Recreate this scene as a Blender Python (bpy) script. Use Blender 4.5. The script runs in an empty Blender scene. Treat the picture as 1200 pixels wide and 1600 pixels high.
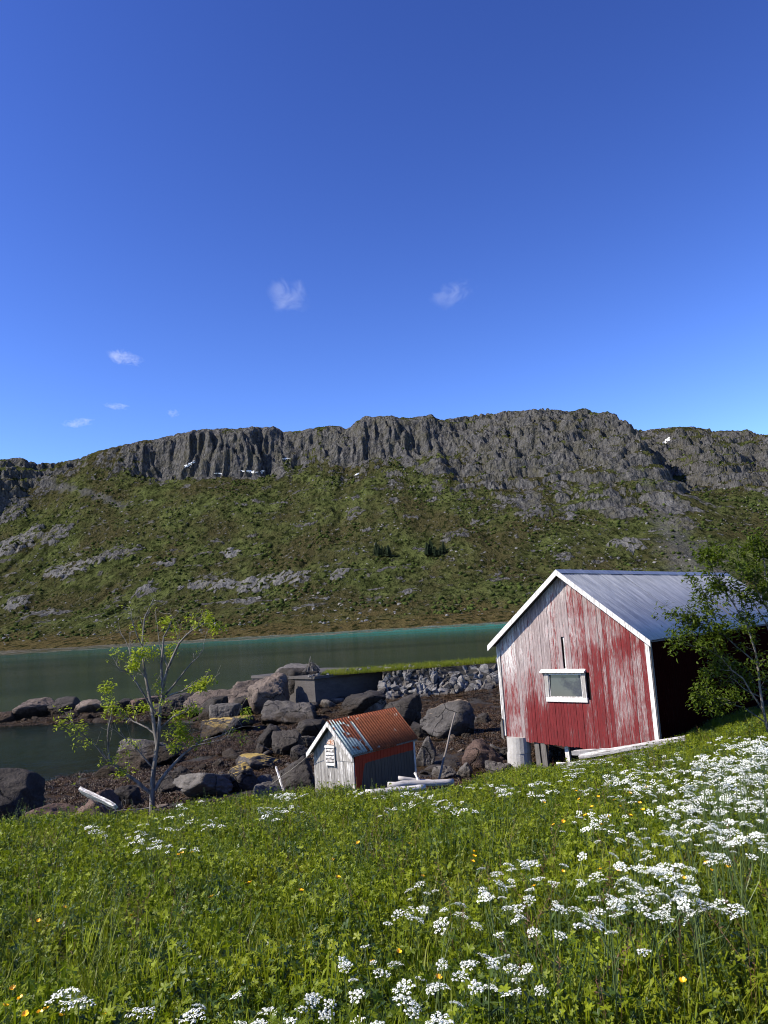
import bpy, math, random
import numpy as np
from mathutils import Vector, Matrix

R = math.radians
sc = bpy.context.scene
col = sc.collection

# ------------------------------------------------------------------ camera
EYE = np.array([0.0, 0.0, 5.6])
FPX, PITCH, ROLL = 1202.0, 0.142, 0.061
_c, _s = math.cos(PITCH), math.sin(PITCH)
_fw, _up0, _rt0 = np.array([0, _c, _s]), np.array([0, -_s, _c]), np.array([1.0, 0, 0])
_rt = _rt0 * math.cos(ROLL) - _up0 * math.sin(ROLL)
_up = _rt0 * math.sin(ROLL) + _up0 * math.cos(ROLL)
cam_data = bpy.data.cameras.new('camera')
cam = bpy.data.objects.new('camera', cam_data)
col.objects.link(cam)
cam.matrix_world = Matrix(((_rt[0], _up[0], -_fw[0], EYE[0]), (_rt[1], _up[1], -_fw[1], EYE[1]),
                           (_rt[2], _up[2], -_fw[2], EYE[2]), (0, 0, 0, 1)))
cam_data.sensor_fit = 'HORIZONTAL'
cam_data.sensor_width = 36.0
cam_data.lens = 36.0 * FPX / 1200.0
cam_data.clip_start = 0.05
cam_data.clip_end = 20000.0
sc.camera = cam

# ------------------------------------------------------------------ sky, sun, exposure
SUN_A, SUN_E = R(108.0), R(40.0)            # bearing to the left of the view, elevation
world = bpy.data.worlds.new('World')
sc.world = world
world.use_nodes = True
wn = world.node_tree
wn.nodes.clear()
w_out = wn.nodes.new('ShaderNodeOutputWorld')
w_bg = wn.nodes.new('ShaderNodeBackground')
w_sky = wn.nodes.new('ShaderNodeTexSky')
w_sky.sky_type = 'NISHITA'
w_sky.sun_disc = False
w_sky.sun_elevation = SUN_E
w_sky.sun_rotation = -SUN_A
w_sky.altitude = 0.0
w_sky.air_density = 1.0
w_sky.dust_density = 0.15
w_sky.ozone_density = 3.0
w_hsv = wn.nodes.new('ShaderNodeHueSaturation')
w_hsv.inputs['Saturation'].default_value = 1.06
w_hsv.inputs['Hue'].default_value = 0.515
w_gam = wn.nodes.new('ShaderNodeGamma')
w_gam.inputs['Gamma'].default_value = 1.55
w_bg.inputs['Strength'].default_value = 0.058
wn.links.new(w_sky.outputs[0], w_gam.inputs['Color'])
wn.links.new(w_gam.outputs[0], w_hsv.inputs['Color'])
wn.links.new(w_hsv.outputs[0], w_bg.inputs['Color'])
wn.links.new(w_bg.outputs[0], w_out.inputs['Surface'])

sun_data = bpy.data.lights.new('sun', 'SUN')
sun_data.energy = 5.0
sun_data.angle = R(0.53)
sun_data.color = (1.0, 0.925, 0.80)
sun = bpy.data.objects.new('sun', sun_data)
col.objects.link(sun)
SUNDIR = Vector((-math.sin(SUN_A) * math.cos(SUN_E), math.cos(SUN_A) * math.cos(SUN_E), math.sin(SUN_E)))
sun.rotation_euler = SUNDIR.to_track_quat('Z', 'Y').to_euler()
sun.location = SUNDIR * 60

sc.view_settings.view_transform = 'Standard'
sc.view_settings.look = 'None'
sc.view_settings.gamma = 1.0
sc.view_settings.exposure = 0.82
sc.view_settings.use_curve_mapping = False
sc.cycles.max_bounces = 8
sc.cycles.transparent_max_bounces = 12
sc.cycles.use_denoising = True
sc.cycles.pixel_filter_type = 'BLACKMAN_HARRIS'
sc.cycles.filter_width = 1.05

# ------------------------------------------------------------------ helpers: pixels of the photograph to rays
def ray(px, py):
    xr, yr = px - 600.0, 800.0 - py
    x = xr * math.cos(ROLL) + yr * math.sin(ROLL)
    y = -xr * math.sin(ROLL) + yr * math.cos(ROLL)
    d = np.array([x, FPX * _c - y * _s, FPX * _s + y * _c])
    return d / d[1]

def at(px, py, Y):
    return EYE + ray(px, py) * Y

# ------------------------------------------------------------------ helpers: numpy noise
def _grad(seed, n=256):
    r = np.random.RandomState(seed)
    a = r.rand(n, n) * 2 * np.pi
    return np.cos(a), np.sin(a)

_gcache = {}
def perlin(x, y, seed=0):
    if seed not in _gcache:
        _gcache[seed] = _grad(seed)
    gx, gy = _gcache[seed]
    xi, yi = np.floor(x).astype(int), np.floor(y).astype(int)
    xf, yf = x - xi, y - yi
    u = xf * xf * xf * (xf * (xf * 6 - 15) + 10)
    v = yf * yf * yf * (yf * (yf * 6 - 15) + 10)
    def g(i, j, dx, dy):
        a, b = (xi + i) & 255, (yi + j) & 255
        return gx[a, b] * dx + gy[a, b] * dy
    n00, n10 = g(0, 0, xf, yf), g(1, 0, xf - 1, yf)
    n01, n11 = g(0, 1, xf, yf - 1), g(1, 1, xf - 1, yf - 1)
    return ((n00 * (1 - u) + n10 * u) * (1 - v) + (n01 * (1 - u) + n11 * u) * v) * 1.5

def fbm(x, y, seed=0, o=5, gain=0.5):
    t, a, n = 0.0, 1.0, 0.0
    for k in range(o):
        t = t + a * perlin(x * 2 ** k + 17.3 * k, y * 2 ** k - 9.1 * k, seed + k)
        n += a
        a *= gain
    return t / n

def ridged(x, y, seed=0, o=5, gain=0.5):
    t, a, n = 0.0, 1.0, 0.0
    for k in range(o):
        t = t + a * (1 - np.abs(perlin(x * 2 ** k + 5.7 * k, y * 2 ** k + 3.1 * k, seed + k)) * 2)
        n += a
        a *= gain
    return t / n

def sst(a, b, x):
    t = np.clip((x - a) / (b - a), 0, 1)
    return t * t * (3 - 2 * t)

# ------------------------------------------------------------------ helpers: objects
def tag(o, label=None, cat=None, group=None, kind=None):
    if label: o['label'] = label
    if cat: o['category'] = cat
    if group: o['group'] = group
    if kind: o['kind'] = kind
    return o

def mesh(name, verts, faces, mats=None, smooth=False):
    me = bpy.data.meshes.new(name)
    verts = np.asarray(verts, dtype=np.float32)
    if isinstance(faces, np.ndarray):
        nf, k = faces.shape
        me.vertices.add(len(verts)); me.vertices.foreach_set('co', verts.ravel())
        me.loops.add(nf * k); me.loops.foreach_set('vertex_index', faces.astype(np.int32).ravel())
        me.polygons.add(nf)
        me.polygons.foreach_set('loop_start', np.arange(0, nf * k, k, dtype=np.int32))
        try:
            me.polygons.foreach_set('loop_total', np.full(nf, k, dtype=np.int32))
        except Exception:
            pass
        me.update(calc_edges=True)
    else:
        me.from_pydata([tuple(map(float, v)) for v in verts], [], faces)
    if mats:
        for m in (mats if isinstance(mats, (list, tuple)) else [mats]):
            me.materials.append(m)
    if smooth:
        me.polygons.foreach_set('use_smooth', np.ones(len(me.polygons), dtype=bool))
    me.update()
    return me

def obj(name, me, parent=None, loc=None, rot=None, scale=None):
    o = bpy.data.objects.new(name, me)
    col.objects.link(o)
    if parent: o.parent = parent
    if loc is not None: o.location = tuple(map(float, loc))
    if rot is not None: o.rotation_euler = rot
    if scale is not None: o.scale = scale
    return o

def empty(name, loc=(0, 0, 0), rz=0.0):
    o = bpy.data.objects.new(name, None)
    col.objects.link(o)
    o.empty_display_size = 0.2
    o.location = tuple(map(float, loc))
    o.rotation_euler = (0, 0, rz)
    return o

def attr(me, name, vals):
    a = me.attributes.new(name, 'FLOAT', 'POINT')
    a.data.foreach_set('value', np.asarray(vals, dtype=np.float32).ravel())

class MB:
    """collects loose solids into one mesh"""
    def __init__(s): s.v, s.f, s.n = [], [], 0
    def add(s, v, f):
        v = np.asarray(v, dtype=float)
        s.v.append(v); s.f += [tuple(i + s.n for i in q) for q in f]; s.n += len(v)
    def box(s, lo, hi):
        a, b, c = lo; d, e, f = hi
        s.add([(a,b,c),(d,b,c),(d,e,c),(a,e,c),(a,b,f),(d,b,f),(d,e,f),(a,e,f)],
              [(0,3,2,1),(4,5,6,7),(0,1,5,4),(1,2,6,5),(2,3,7,6),(3,0,4,7)])
    def hexa(s, p):      # eight corners, bottom four then top four
        s.add(p, [(0,3,2,1),(4,5,6,7),(0,1,5,4),(1,2,6,5),(2,3,7,6),(3,0,4,7)])
    def tube(s, pts, rad, n=6, cap=True):
        pts = np.asarray(pts, dtype=float); m = len(pts)
        rad = np.broadcast_to(np.asarray(rad, dtype=float), (m,))
        t = np.gradient(pts, axis=0); t /= np.linalg.norm(t, axis=1)[:, None] + 1e-9
        ref = np.array([0.0, 0, 1]) if abs(t[0, 2]) < .9 else np.array([1.0, 0, 0])
        vs = []
        for i in range(m):
            a = np.cross(t[i], ref); a /= np.linalg.norm(a) + 1e-9
            b = np.cross(t[i], a); ref = ref if abs(np.dot(t[i], ref)) < .95 else a
            ang = np.arange(n) / n * 2 * np.pi
            vs.append(pts[i] + rad[i] * (np.cos(ang)[:, None] * a + np.sin(ang)[:, None] * b))
        f = []
        for i in range(m - 1):
            for k in range(n):
                f.append((i*n+k, i*n+(k+1)%n, (i+1)*n+(k+1)%n, (i+1)*n+k))
        if cap:
            f.append(tuple(range(n))[::-1]); f.append(tuple((m-1)*n+k for k in range(n)))
        s.add(np.concatenate(vs), f)
    def mesh(s, name, mat, smooth=False):
        return mesh(name, np.concatenate(s.v), s.f, mat, smooth)
    def build(s, name, mat, parent=None, smooth=False, **k):
        return obj(name, s.mesh(name, mat, smooth), parent, **k)

# ------------------------------------------------------------------ helpers: materials
class Mat:
    def __init__(s, name):
        s.m = bpy.data.materials.new(name); s.m.use_nodes = True
        s.t = s.m.node_tree; s.t.nodes.clear()
        s.out = s.t.nodes.new('ShaderNodeOutputMaterial')
    def n(s, typ, **k):
        nd = s.t.nodes.new('ShaderNode' + typ)
        for a, b in k.items():
            if a.startswith('i_'):
                key = a[2:]
                key = int(key) if key.isdigit() else key.replace('_', ' ')
                s.set(nd.inputs[key], b)
            else: setattr(nd, a, b)
        return nd
    def set(s, sock, v):
        if isinstance(v, bpy.types.NodeSocket): s.t.links.new(v, sock)
        elif isinstance(v, bpy.types.Node): s.t.links.new(v.outputs[0], sock)
        else:
            if isinstance(v, (tuple, list)) and len(v) == 3 and sock.type == 'RGBA': v = (*v, 1)
            sock.default_value = v
    def pos(s): return s.n('NewGeometry').outputs['Position']
    def ob(s): return s.n('TexCoord').outputs['Object']
    def scale(s, v, sc_): return s.n('Mapping', i_Vector=v, i_Scale=sc_).outputs[0]
    def noise(s, v, scale=5, detail=4, rough=.55, dist=0.0):
        return s.n('TexNoise', i_Vector=v, i_Scale=scale, i_Detail=detail, i_Roughness=rough, i_Distortion=dist).outputs[0]
    def ramp(s, f, stops, interp='LINEAR'):
        r = s.n('ValToRGB', i_Fac=f); cr = r.color_ramp; cr.interpolation = interp
        while len(cr.elements) < len(stops): cr.elements.new(.5)
        for e, (p, c) in zip(cr.elements, stops):
            e.position = p
            e.color = (c, c, c, 1) if isinstance(c, (int, float)) else (*c, 1)
        return r.outputs[0]
    def mix(s, f, a, b, blend='MIX'):
        m = s.n('MixRGB', blend_type=blend); s.set(m.inputs[0], f); s.set(m.inputs[1], a); s.set(m.inputs[2], b)
        return m.outputs[0]
    def math(s, op, a, b=0.0, c=0.0):
        m = s.n('Math', operation=op); s.set(m.inputs[0], a); s.set(m.inputs[1], b); s.set(m.inputs[2], c); return m.outputs[0]
    def attr(s, name): return s.n('Attribute', attribute_name=name).outputs['Fac']
    def rand(s): return s.n('ObjectInfo').outputs['Random']
    def bump(s, h, strength=.5, dist=.02): return s.n('Bump', i_Height=h, i_Strength=strength, i_Distance=dist).outputs[0]
    def bsdf(s, colr, rough=.8, bump=None, spec=.3, metal=0.0):
        b = s.n('BsdfPrincipled'); s.set(b.inputs['Base Color'], colr); s.set(b.inputs['Roughness'], rough)
        b.inputs['Specular IOR Level'].default_value = spec; s.set(b.inputs['Metallic'], metal)
        if bump is not None: s.set(b.inputs['Normal'], bump)
        return b.outputs[0]
    def done(s, sh): s.t.links.new(sh, s.out.inputs['Surface']); return s.m
# ------------------------------------------------------------------ the mountain across the fjord
def shore_y(x):
    return np.interp(x, [-1200, -800, -400, -100, 80, 300, 1200], [900, 840, 752, 668, 600, 540, 470]) + 7 * perlin(x / 60.0, x * 0 + .5, 3) + 3 * perlin(x / 17.0, x * 0 + .5, 4)

RIDGE_X = [-1300, -900, -759, -700, -672, -640, -590, -529, -470, -420, -380, -323, -260, -207, -190, -150, -100, -79, -66, -40, -27, 20, 60, 104, 114, 125, 180, 268, 330, 395, 430, 470, 540, 621, 700, 771, 900, 1300]
RIDGE_Z = [395, 385, 369, 372, 357, 358, 368, 384, 392, 398, 403, 409, 405, 403, 392, 394, 399, 398, 388, 404, 413, 412, 407, 409, 400, 397, 400, 405, 404, 396, 392, 366, 356, 350, 338, 322, 300, 270]

SB_X = [-1200, -760, -640, -560, -480, -400, -200, -100, 0, 80, 160, 300, 420, 470, 520, 600, 770, 1200]
SB_S = [.56, .60, .86, .97, .90, .855, .845, .84, .76, .68, .60, .53, .51, .62, .62, .56, .57, .62]
def mountain_height(x, y):
    warp = 22 * fbm(x / 160, y / 160, 40, 4)
    # where the face stands out or steps back (metres towards the viewer)
    P = np.interp(x, [-1200, -760, -690, -640, -600, -520, -420, -330, -240, -150, -60, 40, 150, 260, 380, 425, 462, 500, 560, 640, 760, 1200],
                  [40, 50, 48, 8, -20, 6, -20, 26, 14, -14, -2, 26, 4, 46, 84, 92, -48, -84, -20, -30, 20, 0])
    ys = shore_y(x)
    s0 = (y - ys) / (1500 - ys)
    sb = np.interp(x, SB_X, SB_S) + .07 * fbm(x / 55, y / 90, 42, 4, .6)
    rz = sst(-.05, .05, s0 - sb)
    hi = sst(.55, .8, s0) * (.30 + .70 * rz)
    ribs = 30 * (ridged(x / 62 + fbm(x/90, y/90, 8, 2), y / 330, 50, 4, .62) - .45)
    ribs = ribs + 12 * (ridged(x / 17 + .5 * fbm(x/40, y/40, 9, 2), y / 150, 55, 3, .6) - .4)
    left = sst(-600, -520, x) * (1 - sst(60, 200, x + 40 * fbm(x / 80, y / 80, 41, 3)))      # the columnar cliff band
    left = left * np.interp(x, [-560, -460, -380, -210, -180, -90, -40, 110, 200], [.05, .35, 1, 1, .45, .45, .85, .75, 0])
    top = sst(.80, .86, (y - ys) / (1500 - ys))
    blocks = 40 * fbm(x / 80 + .4 * fbm(x / 50, y / 50, 44, 3), y / 70, 45, 6, .66) + 20 * (ridged(x / 40 + y / 120, y / 95, 46, 5, .66) - .4)
    w = left * (.25 + .75 * top)
    blocks = blocks * (1 + .6 * sst(40, 180, x)) + 26 * sst(20, 160, x) * (ridged(x / 120 + .5 * fbm(x / 90, y / 90, 47, 3), y / 260, 48, 3) - .5)
    yy = y + (P + ribs * (.12 + 1.0 * w) + blocks * (1.1 - 1.0 * w)) * hi + warp * hi
    s = (yy - ys) / (1500 - ys)
    fr_cl = np.interp(s, [0, .05, .13, .3, .5, .7, .80, .868, .905, .94, .965, 1.0, 1.3], [0, .012, .03, .12, .31, .55, .66, .715, .84, .955, .985, 1.0, .93])
    fr_op = np.interp(s, [0, .05, .13, .3, .5, .66, .74, .80, .84, .90, .95, 1.0, 1.3], [0, .012, .03, .12, .31, .50, .60, .70, .765, .87, .95, 1.0, .93])
    fr = fr_cl * left + fr_op * (1 - left)
    Rz = np.interp(x, RIDGE_X, RIDGE_Z) + 2.4 * fbm(x / 14, x * 0 + 7.7, 60, 4, .6)
    h = fr * Rz * (1500 - (yy - y) * .9) / 1500
    mid = sst(.16, .35, s) * (1 - sst(.97, 1.03, s))
    h = h + mid * (9 * fbm(x / 120, y / 120, 70, 4) + 3.2 * fbm(x / 34, y / 34, 71, 4, .6))
    # crags: terraces on a slanting, warped level
    lev = h / 24 + .9 * fbm(x / 95, y / 95, 80, 4) + .12 * fbm(x / 20, y / 20, 81, 3)
    fl = lev - np.floor(lev)
    step = sst(.30, .62, fl) - fl
    crag = (.35 + .65 * rz) * sst(.04, .3, fbm(x / 140, y / 140, 90, 4) + .55 * rz - .12) * sst(.12, .3, s)
    broad = sst(-680, -600, x) * (1 - sst(40, 200, x))
    h = h + 13 * (1 - .85 * broad) * crag * step * (1 - .55 * left * sst(.84, .88, s) * (1 - sst(.96, .99, s)))
    h = h + sst(.3, .7, s) * (1.4 + 2.4 * rz) * (ridged(x / 24, y / 34, 95, 4, .6) - .4)
    h = h + sst(.12, .3, s) * (1 - sst(.6, .8, s)) * (3.0 * (ridged(x / 46 + .3 * fbm(x/60, y/60, 98, 2), y / 70, 99, 4, .55) - .45) - 3.5 * sst(.72, .95, ridged(x / 85 + .35 * fbm(x/70, y/70, 101, 3), y / 700, 102, 2)))
    h = h + (.25 + mid) * 1.1 * fbm(x / 11, y / 22, 97, 3)
    crack = sst(.62, .95, ridged(x / 21 + .5 * fbm(x / 30, y / 30, 104, 3), y / 60 + x / 90, 105, 3, .6))
    h = h - 5.5 * crack * hi * (1 - .75 * left) * (.35 + .65 * np.clip(sst(.72, .8, s) + sst(40, 160, x), 0, 1))
    return h, s, crag, left

MDX = 2.0
_xs = np.arange(-1180, 1180, MDX)
_ys = np.concatenate([np.arange(455, 760, 5.0), np.arange(760, 1130, 3.4), np.arange(1130, 1530, 1.6), np.arange(1530, 1720, 9.0)])
MX, MY = np.meshgrid(_xs, _ys)
MH, MS, MC, ML = mountain_height(MX, MY)

def mountain_z(x, y):
    i = np.clip(np.searchsorted(_ys, y) - 1, 0, len(_ys) - 2); j = int(np.clip((x - _xs[0]) / MDX, 0, len(_xs) - 2))
    a = (y - _ys[i]) / (_ys[i+1] - _ys[i]); b = (x - _xs[0]) / MDX - j
    return float((MH[i,j]*(1-b)+MH[i,j+1]*b)*(1-a) + (MH[i+1,j]*(1-b)+MH[i+1,j+1]*b)*a)

def hit_mountain(px, py):
    d = ray(px, py)
    for Y in np.arange(520, 1600, 3.0):
        if mountain_z(d[0]*Y, Y) > EYE[2] + d[2]*Y and Y > shore_y(np.array([d[0]*Y]))[0]:
            return EYE + d * Y
    return EYE + d * 1500

rock_extra = np.zeros_like(MH); light = np.zeros_like(MH); scree = np.zeros_like(MH)
# bare knolls on the lower slopes, (x, y, width, height) as they show in the photograph
for k, (px, py, w, h, lt) in enumerate([(105, 892, 96, 26, .7), (25, 850, 76, 30, .5), (8, 805, 60, 24, .1), (85, 835, 60, 22, .2), (175, 866, 80, 22, .1),
        (392, 918, 130, 22, .8), (345, 912, 50, 14, .6), (455, 905, 60, 16, .6), (530, 897, 40, 20, .4), (358, 866, 50, 14, .9), (375, 938, 80, 12, .4), (60, 958, 60, 20, .2),
        (1078, 818, 44, 34, .0), (985, 850, 60, 26, .5), (835, 800, 64, 24, .0), (640, 925, 40, 10, .2), (780, 905, 40, 14, .0), (20, 945, 60, 22, .1),
        (255, 880, 40, 12, .3), (310, 915, 50, 14, .3), (720, 830, 60, 18, .0), (560, 800, 40, 14, .1), (880, 870, 40, 14, .1), (480, 945, 50, 10, .3), (230, 925, 50, 10, .1)]):
    p = hit_mountain(px, py + h * .3)
    mpp = p[1] / FPX
    rx, rh = w * mpp * .46, h * mpp
    ry = max(rh * 1.3, 12)
    dx, dy = (MX - p[0]) / rx, (MY - p[1] - ry * .4) / ry
    q = dx * dx + dy * dy + 1.9 * fbm(MX / 22, MY / 12, 200 + k, 5, .6)
    b = np.clip(1.1 - q, 0, 1)
    prof = np.minimum(1, b * 1.9) * (.6 + .4 * ridged(MX / 12 + MY / 30, MY / 40, 300 + k, 3))
    MH = MH + prof * rh * .26
    rock_extra = np.maximum(rock_extra, sst(.08, .4, b) * sst(-.12, .12, fbm(MX / 11, MY / 7, 400 + k, 4, .65) + .12 * b))
    light = np.maximum(light, sst(.1, .3, b) * lt * .62)
# scree chute
for (x0, y0), (x1, y1), w in [((1005, 745), (1030, 800), 9), ((1030, 800), (1062, 850), 16), ((1062, 850), (1100, 900), 26), ((930, 690), (1000, 740), 8), ((75, 755), (200, 790), 8)]:
    a, b = hit_mountain(x0, y0), hit_mountain(x1, y1)
    d = b[:2] - a[:2]; L = np.dot(d, d)
    t = np.clip(((MX - a[0]) * d[0] + (MY - a[1]) * d[1]) / L, 0, 1)
    dist = np.hypot(MX - a[0] - t * d[0], MY - a[1] - t * d[1])
    scree = np.maximum(scree, .75 - .75 * sst(w * .2, w * 1.5, dist + 16 * fbm(MX / 16, MY / 16, 500, 3)))
SB = np.interp(MX, SB_X, SB_S) + .09 * fbm(MX / 60, MY / 100, 512, 5, .62)
RZ = sst(-.13, .07, MS - SB + .05 * fbm(MX / 22, MY / 40, 513, 4, .65))
gy_, gx_ = np.gradient(MH, _ys, _xs)
slope = np.hypot(gx_, gy_)
patch = fbm(MX / 34, MY / 60, 511, 5, .6)
rockm = RZ * sst(.26, .56, slope * .30 + 1.0 * patch + .34 * ML * sst(.82, .87, MS) + .06 + .12 * sst(60, 200, MX) * (1 - sst(450, 560, MX)))
rockm = np.maximum(rockm, .9 * sst(1.5, 2.2, slope + .9 * patch))
rockm = np.maximum(np.clip(rockm, 0, 1), rock_extra)
rockm = np.maximum(rockm, sst(.0, .16, fbm(MX / 30, MY / 22, 520, 6, .72) - .17 + .10 * fbm(MX / 170, MY / 170, 521, 3)) * sst(.1, .25, MS) * .95)
light = np.maximum(light, .35 * sst(.1, .3, fbm(MX / 60, MY / 60, 525, 3)) * (1 - sst(.5, .7, MS)))
shore_d = MY - shore_y(MX)
beach = .75 * (1 - sst(.5, 4.5, shore_d + 3 * fbm(MX / 8, MY / 8, 530, 3)))

MH[0, :] -= 20
ny, nx = MX.shape
_idx = np.arange(ny * nx).reshape(ny, nx)
_f = np.stack([_idx[:-1, :-1], _idx[:-1, 1:], _idx[1:, 1:], _idx[1:, :-1]], -1).reshape(-1, 4)

m = Mat('mountain_rock_and_grass')
P_ = m.pos()
rk = m.attr('rock')
n1 = m.noise(m.scale(P_, (.05, .024, .05)), 1, 8, .62)
n2 = m.noise(m.scale(P_, (.22, .22, .1)), 1, 6, .65)
n3 = m.noise(m.scale(P_, (.012, .008, .012)), 1, 5, .6)
fine = m.noise(m.scale(P_, (.40, .18, .40)), 1, 4, .7)
g1 = m.mix(m.ramp(n1, [(.36, 0), (.62, 1)]), (.028, .034, .011), (.094, .110, .036))
g2 = m.mix(m.ramp(n3, [(.42, 0), (.6, 1)]), g1, m.mix(n2, (.040, .037, .016), (.070, .062, .028)))
g2 = m.mix(m.math('MULTIPLY', m.attr('dry'), m.ramp(n2, [(.25, .45), (.6, 1)])), g2, m.mix(n1, (.075, .058, .024), (.115, .085, .038)))
g2 = m.mix(m.math('MULTIPLY', m.ramp(fine, [(.42, 0), (.60, 1)]), .85), g2, m.mix(.25, g2, (.006, .009, .003)))
scrub = m.noise(m.scale(P_, (.15, .06, .15)), 1, 4, .65)
g2 = m.mix(m.ramp(scrub, [(.50, 0), (.60, .9)]), g2, (.011, .015, .005))
speck = m.noise(m.scale(P_, (.20, .09, .20)), 1, 3, .65)
g2 = m.mix(m.math('MULTIPLY', m.ramp(speck, [(.63, 0), (.67, 1)]), m.ramp(n3, [(.42, .1), (.58, .7)])), g2, m.mix(fine, (.05, .05, .05), (.17, .165, .155)))
r1 = m.mix(m.ramp(n2, [(.35, 0), (.68, 1)]), (.038, .038, .040), (.140, .136, .132))
r1 = m.mix(m.ramp(n1, [(.44, 0), (.70, .75)]), r1, (.070, .066, .042))
r1 = m.mix(m.attr('pale'), r1, m.mix(n2, (.11, .108, .105), (.30, .295, .285)))
fac = m.ramp(m.math('ADD', rk, m.math('MULTIPLY', m.math('SUBTRACT', n2, .5), 1.3)), [(.38, 0), (.58, 1)])
c = m.mix(fac, g2, r1)
c = m.mix(m.math('MULTIPLY', m.attr('scree'), m.ramp(n2, [(.3, .5), (.6, 1)])), c, m.mix(fine, (.06, .06, .06), (.13, .125, .12)))
c = m.mix(m.attr('beach'), c, m.mix(fine, (.08, .075, .07), (.34, .32, .29)))
vor = m.n('TexVoronoi', feature='F1', i_Vector=m.n('VectorMath', operation='ADD', i_0=m.scale(P_, (.085, .05, .045)), i_1=m.n('VectorMath', operation='SCALE', i_0=m.n('TexNoise', i_Vector=m.scale(P_, (.03, .03, .03)), i_Scale=1.0, i_Detail=3).outputs[1], i_Scale=1.6).outputs[0]).outputs[0], i_Scale=1.0).outputs[0]
vor2 = m.n('TexVoronoi', feature='F1', i_Vector=m.scale(P_, (.24, .14, .12)), i_Scale=1.0).outputs[0]
vrel = m.math('MULTIPLY', m.math('ADD', m.math('MULTIPLY', vor, 2.6), vor2), m.math('ADD', m.math('MULTIPLY', fac, .9), .12))
bh = m.math('ADD', vrel, m.math('ADD', m.math('ADD', m.math('MULTIPLY', n2, 2.4), fine), m.math('MULTIPLY', scrub, 2.0)))
mat_mountain = m.done(m.bsdf(c, .92, m.bump(bh, 1.0, 3.0), .0))
me = mesh('mountain', np.stack([MX.ravel(), MY.ravel(), MH.ravel()], -1), _f, mat_mountain, False)
attr(me, 'rock', rockm); attr(me, 'pale', light); attr(me, 'scree', scree); attr(me, 'beach', np.clip(beach, 0, 1) * sst(-.35, .3, fbm(MX / 30, MY / 12, 531, 4, .65)))
attr(me, 'dry', np.clip((1 - sst(.05, .2, MS + .08 * fbm(MX / 50, MY / 50, 540, 4))), 0, 1))
tag(obj('mountain', me), 'long rocky mountain ridge with green lower slopes across the fjord', None, None, 'structure')

# snow lying in the hollows under the cliffs
ms = Mat('old_snow')
mat_snow = ms.done(ms.bsdf(ms.mix(ms.noise(ms.pos(), .3, 4), (.75, .76, .78), (.86, .87, .88)), .7, None, .3))
def snow_patch(px, py, w, h, tilt, label):
    c0 = hit_mountain(px, py); mpp = c0[1] / FPX
    n = 26; rs = np.random.RandomState(int(px)); ring = []
    for k in range(n):
        a = 2 * math.pi * k / n; rr = 1 + .38 * math.sin(2*a + px) * rs.rand() + .25 * (rs.rand() - .5)
        ring.append((math.cos(a) * w * .5 * rr, math.sin(a) * h * .5 * rr))
    vs, fs = [], []
    for lv, kk in enumerate([1.0, .66, .33]):
        for (a, b) in ring:
            q = hit_mountain(px + a * kk, py - b * kk - tilt * a * kk)
            nrm = (EYE - q) / np.linalg.norm(EYE - q)
            vs.append(q + nrm * [.5, 1.6, 1.9][lv] + np.array([0, 0, .1 + .3 * lv]))
    q = hit_mountain(px, py); nrm = (EYE - q) / np.linalg.norm(EYE - q); vs.append(q + nrm * 2.4 + np.array([0, 0, 1.0]))
    for lv in range(2):
        for k in range(n):
            fs.append((lv*n+k, lv*n+(k+1) % n, (lv+1)*n+(k+1) % n, (lv+1)*n+k))
    for k in range(n): fs.append((2*n+k, 2*n+(k+1) % n, 3*n))
    o = obj('snow_patch', mesh('snow_patch', vs, fs, mat_snow, True))
    tag(o, label, 'snow patch', 'old snow patches under the ridge')
snow_patch(297, 725, 20, 8, .5, 'slanting snow patch at the left end of the columnar cliff')
snow_patch(341, 740, 14, 2.5, -.05, 'thin snow strip below the columnar cliff, between two larger patches')
snow_patch(392, 737, 34, 5, -.05, 'widest snow patch, lying below the middle of the columnar cliff')
snow_patch(411, 736, 8, 4, .1, 'small round snow spot just beside the widest snow patch')
snow_patch(446, 717, 14, 3, 0, 'small snow patch high up where the columnar cliff ends')
snow_patch(558, 741, 9, 2.5, .35, 'faint slanting snow sliver below the middle of the ridge')
snow_patch(1042, 688, 16, 6, .5, 'lone snow patch near the skyline above the red barn')
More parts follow.
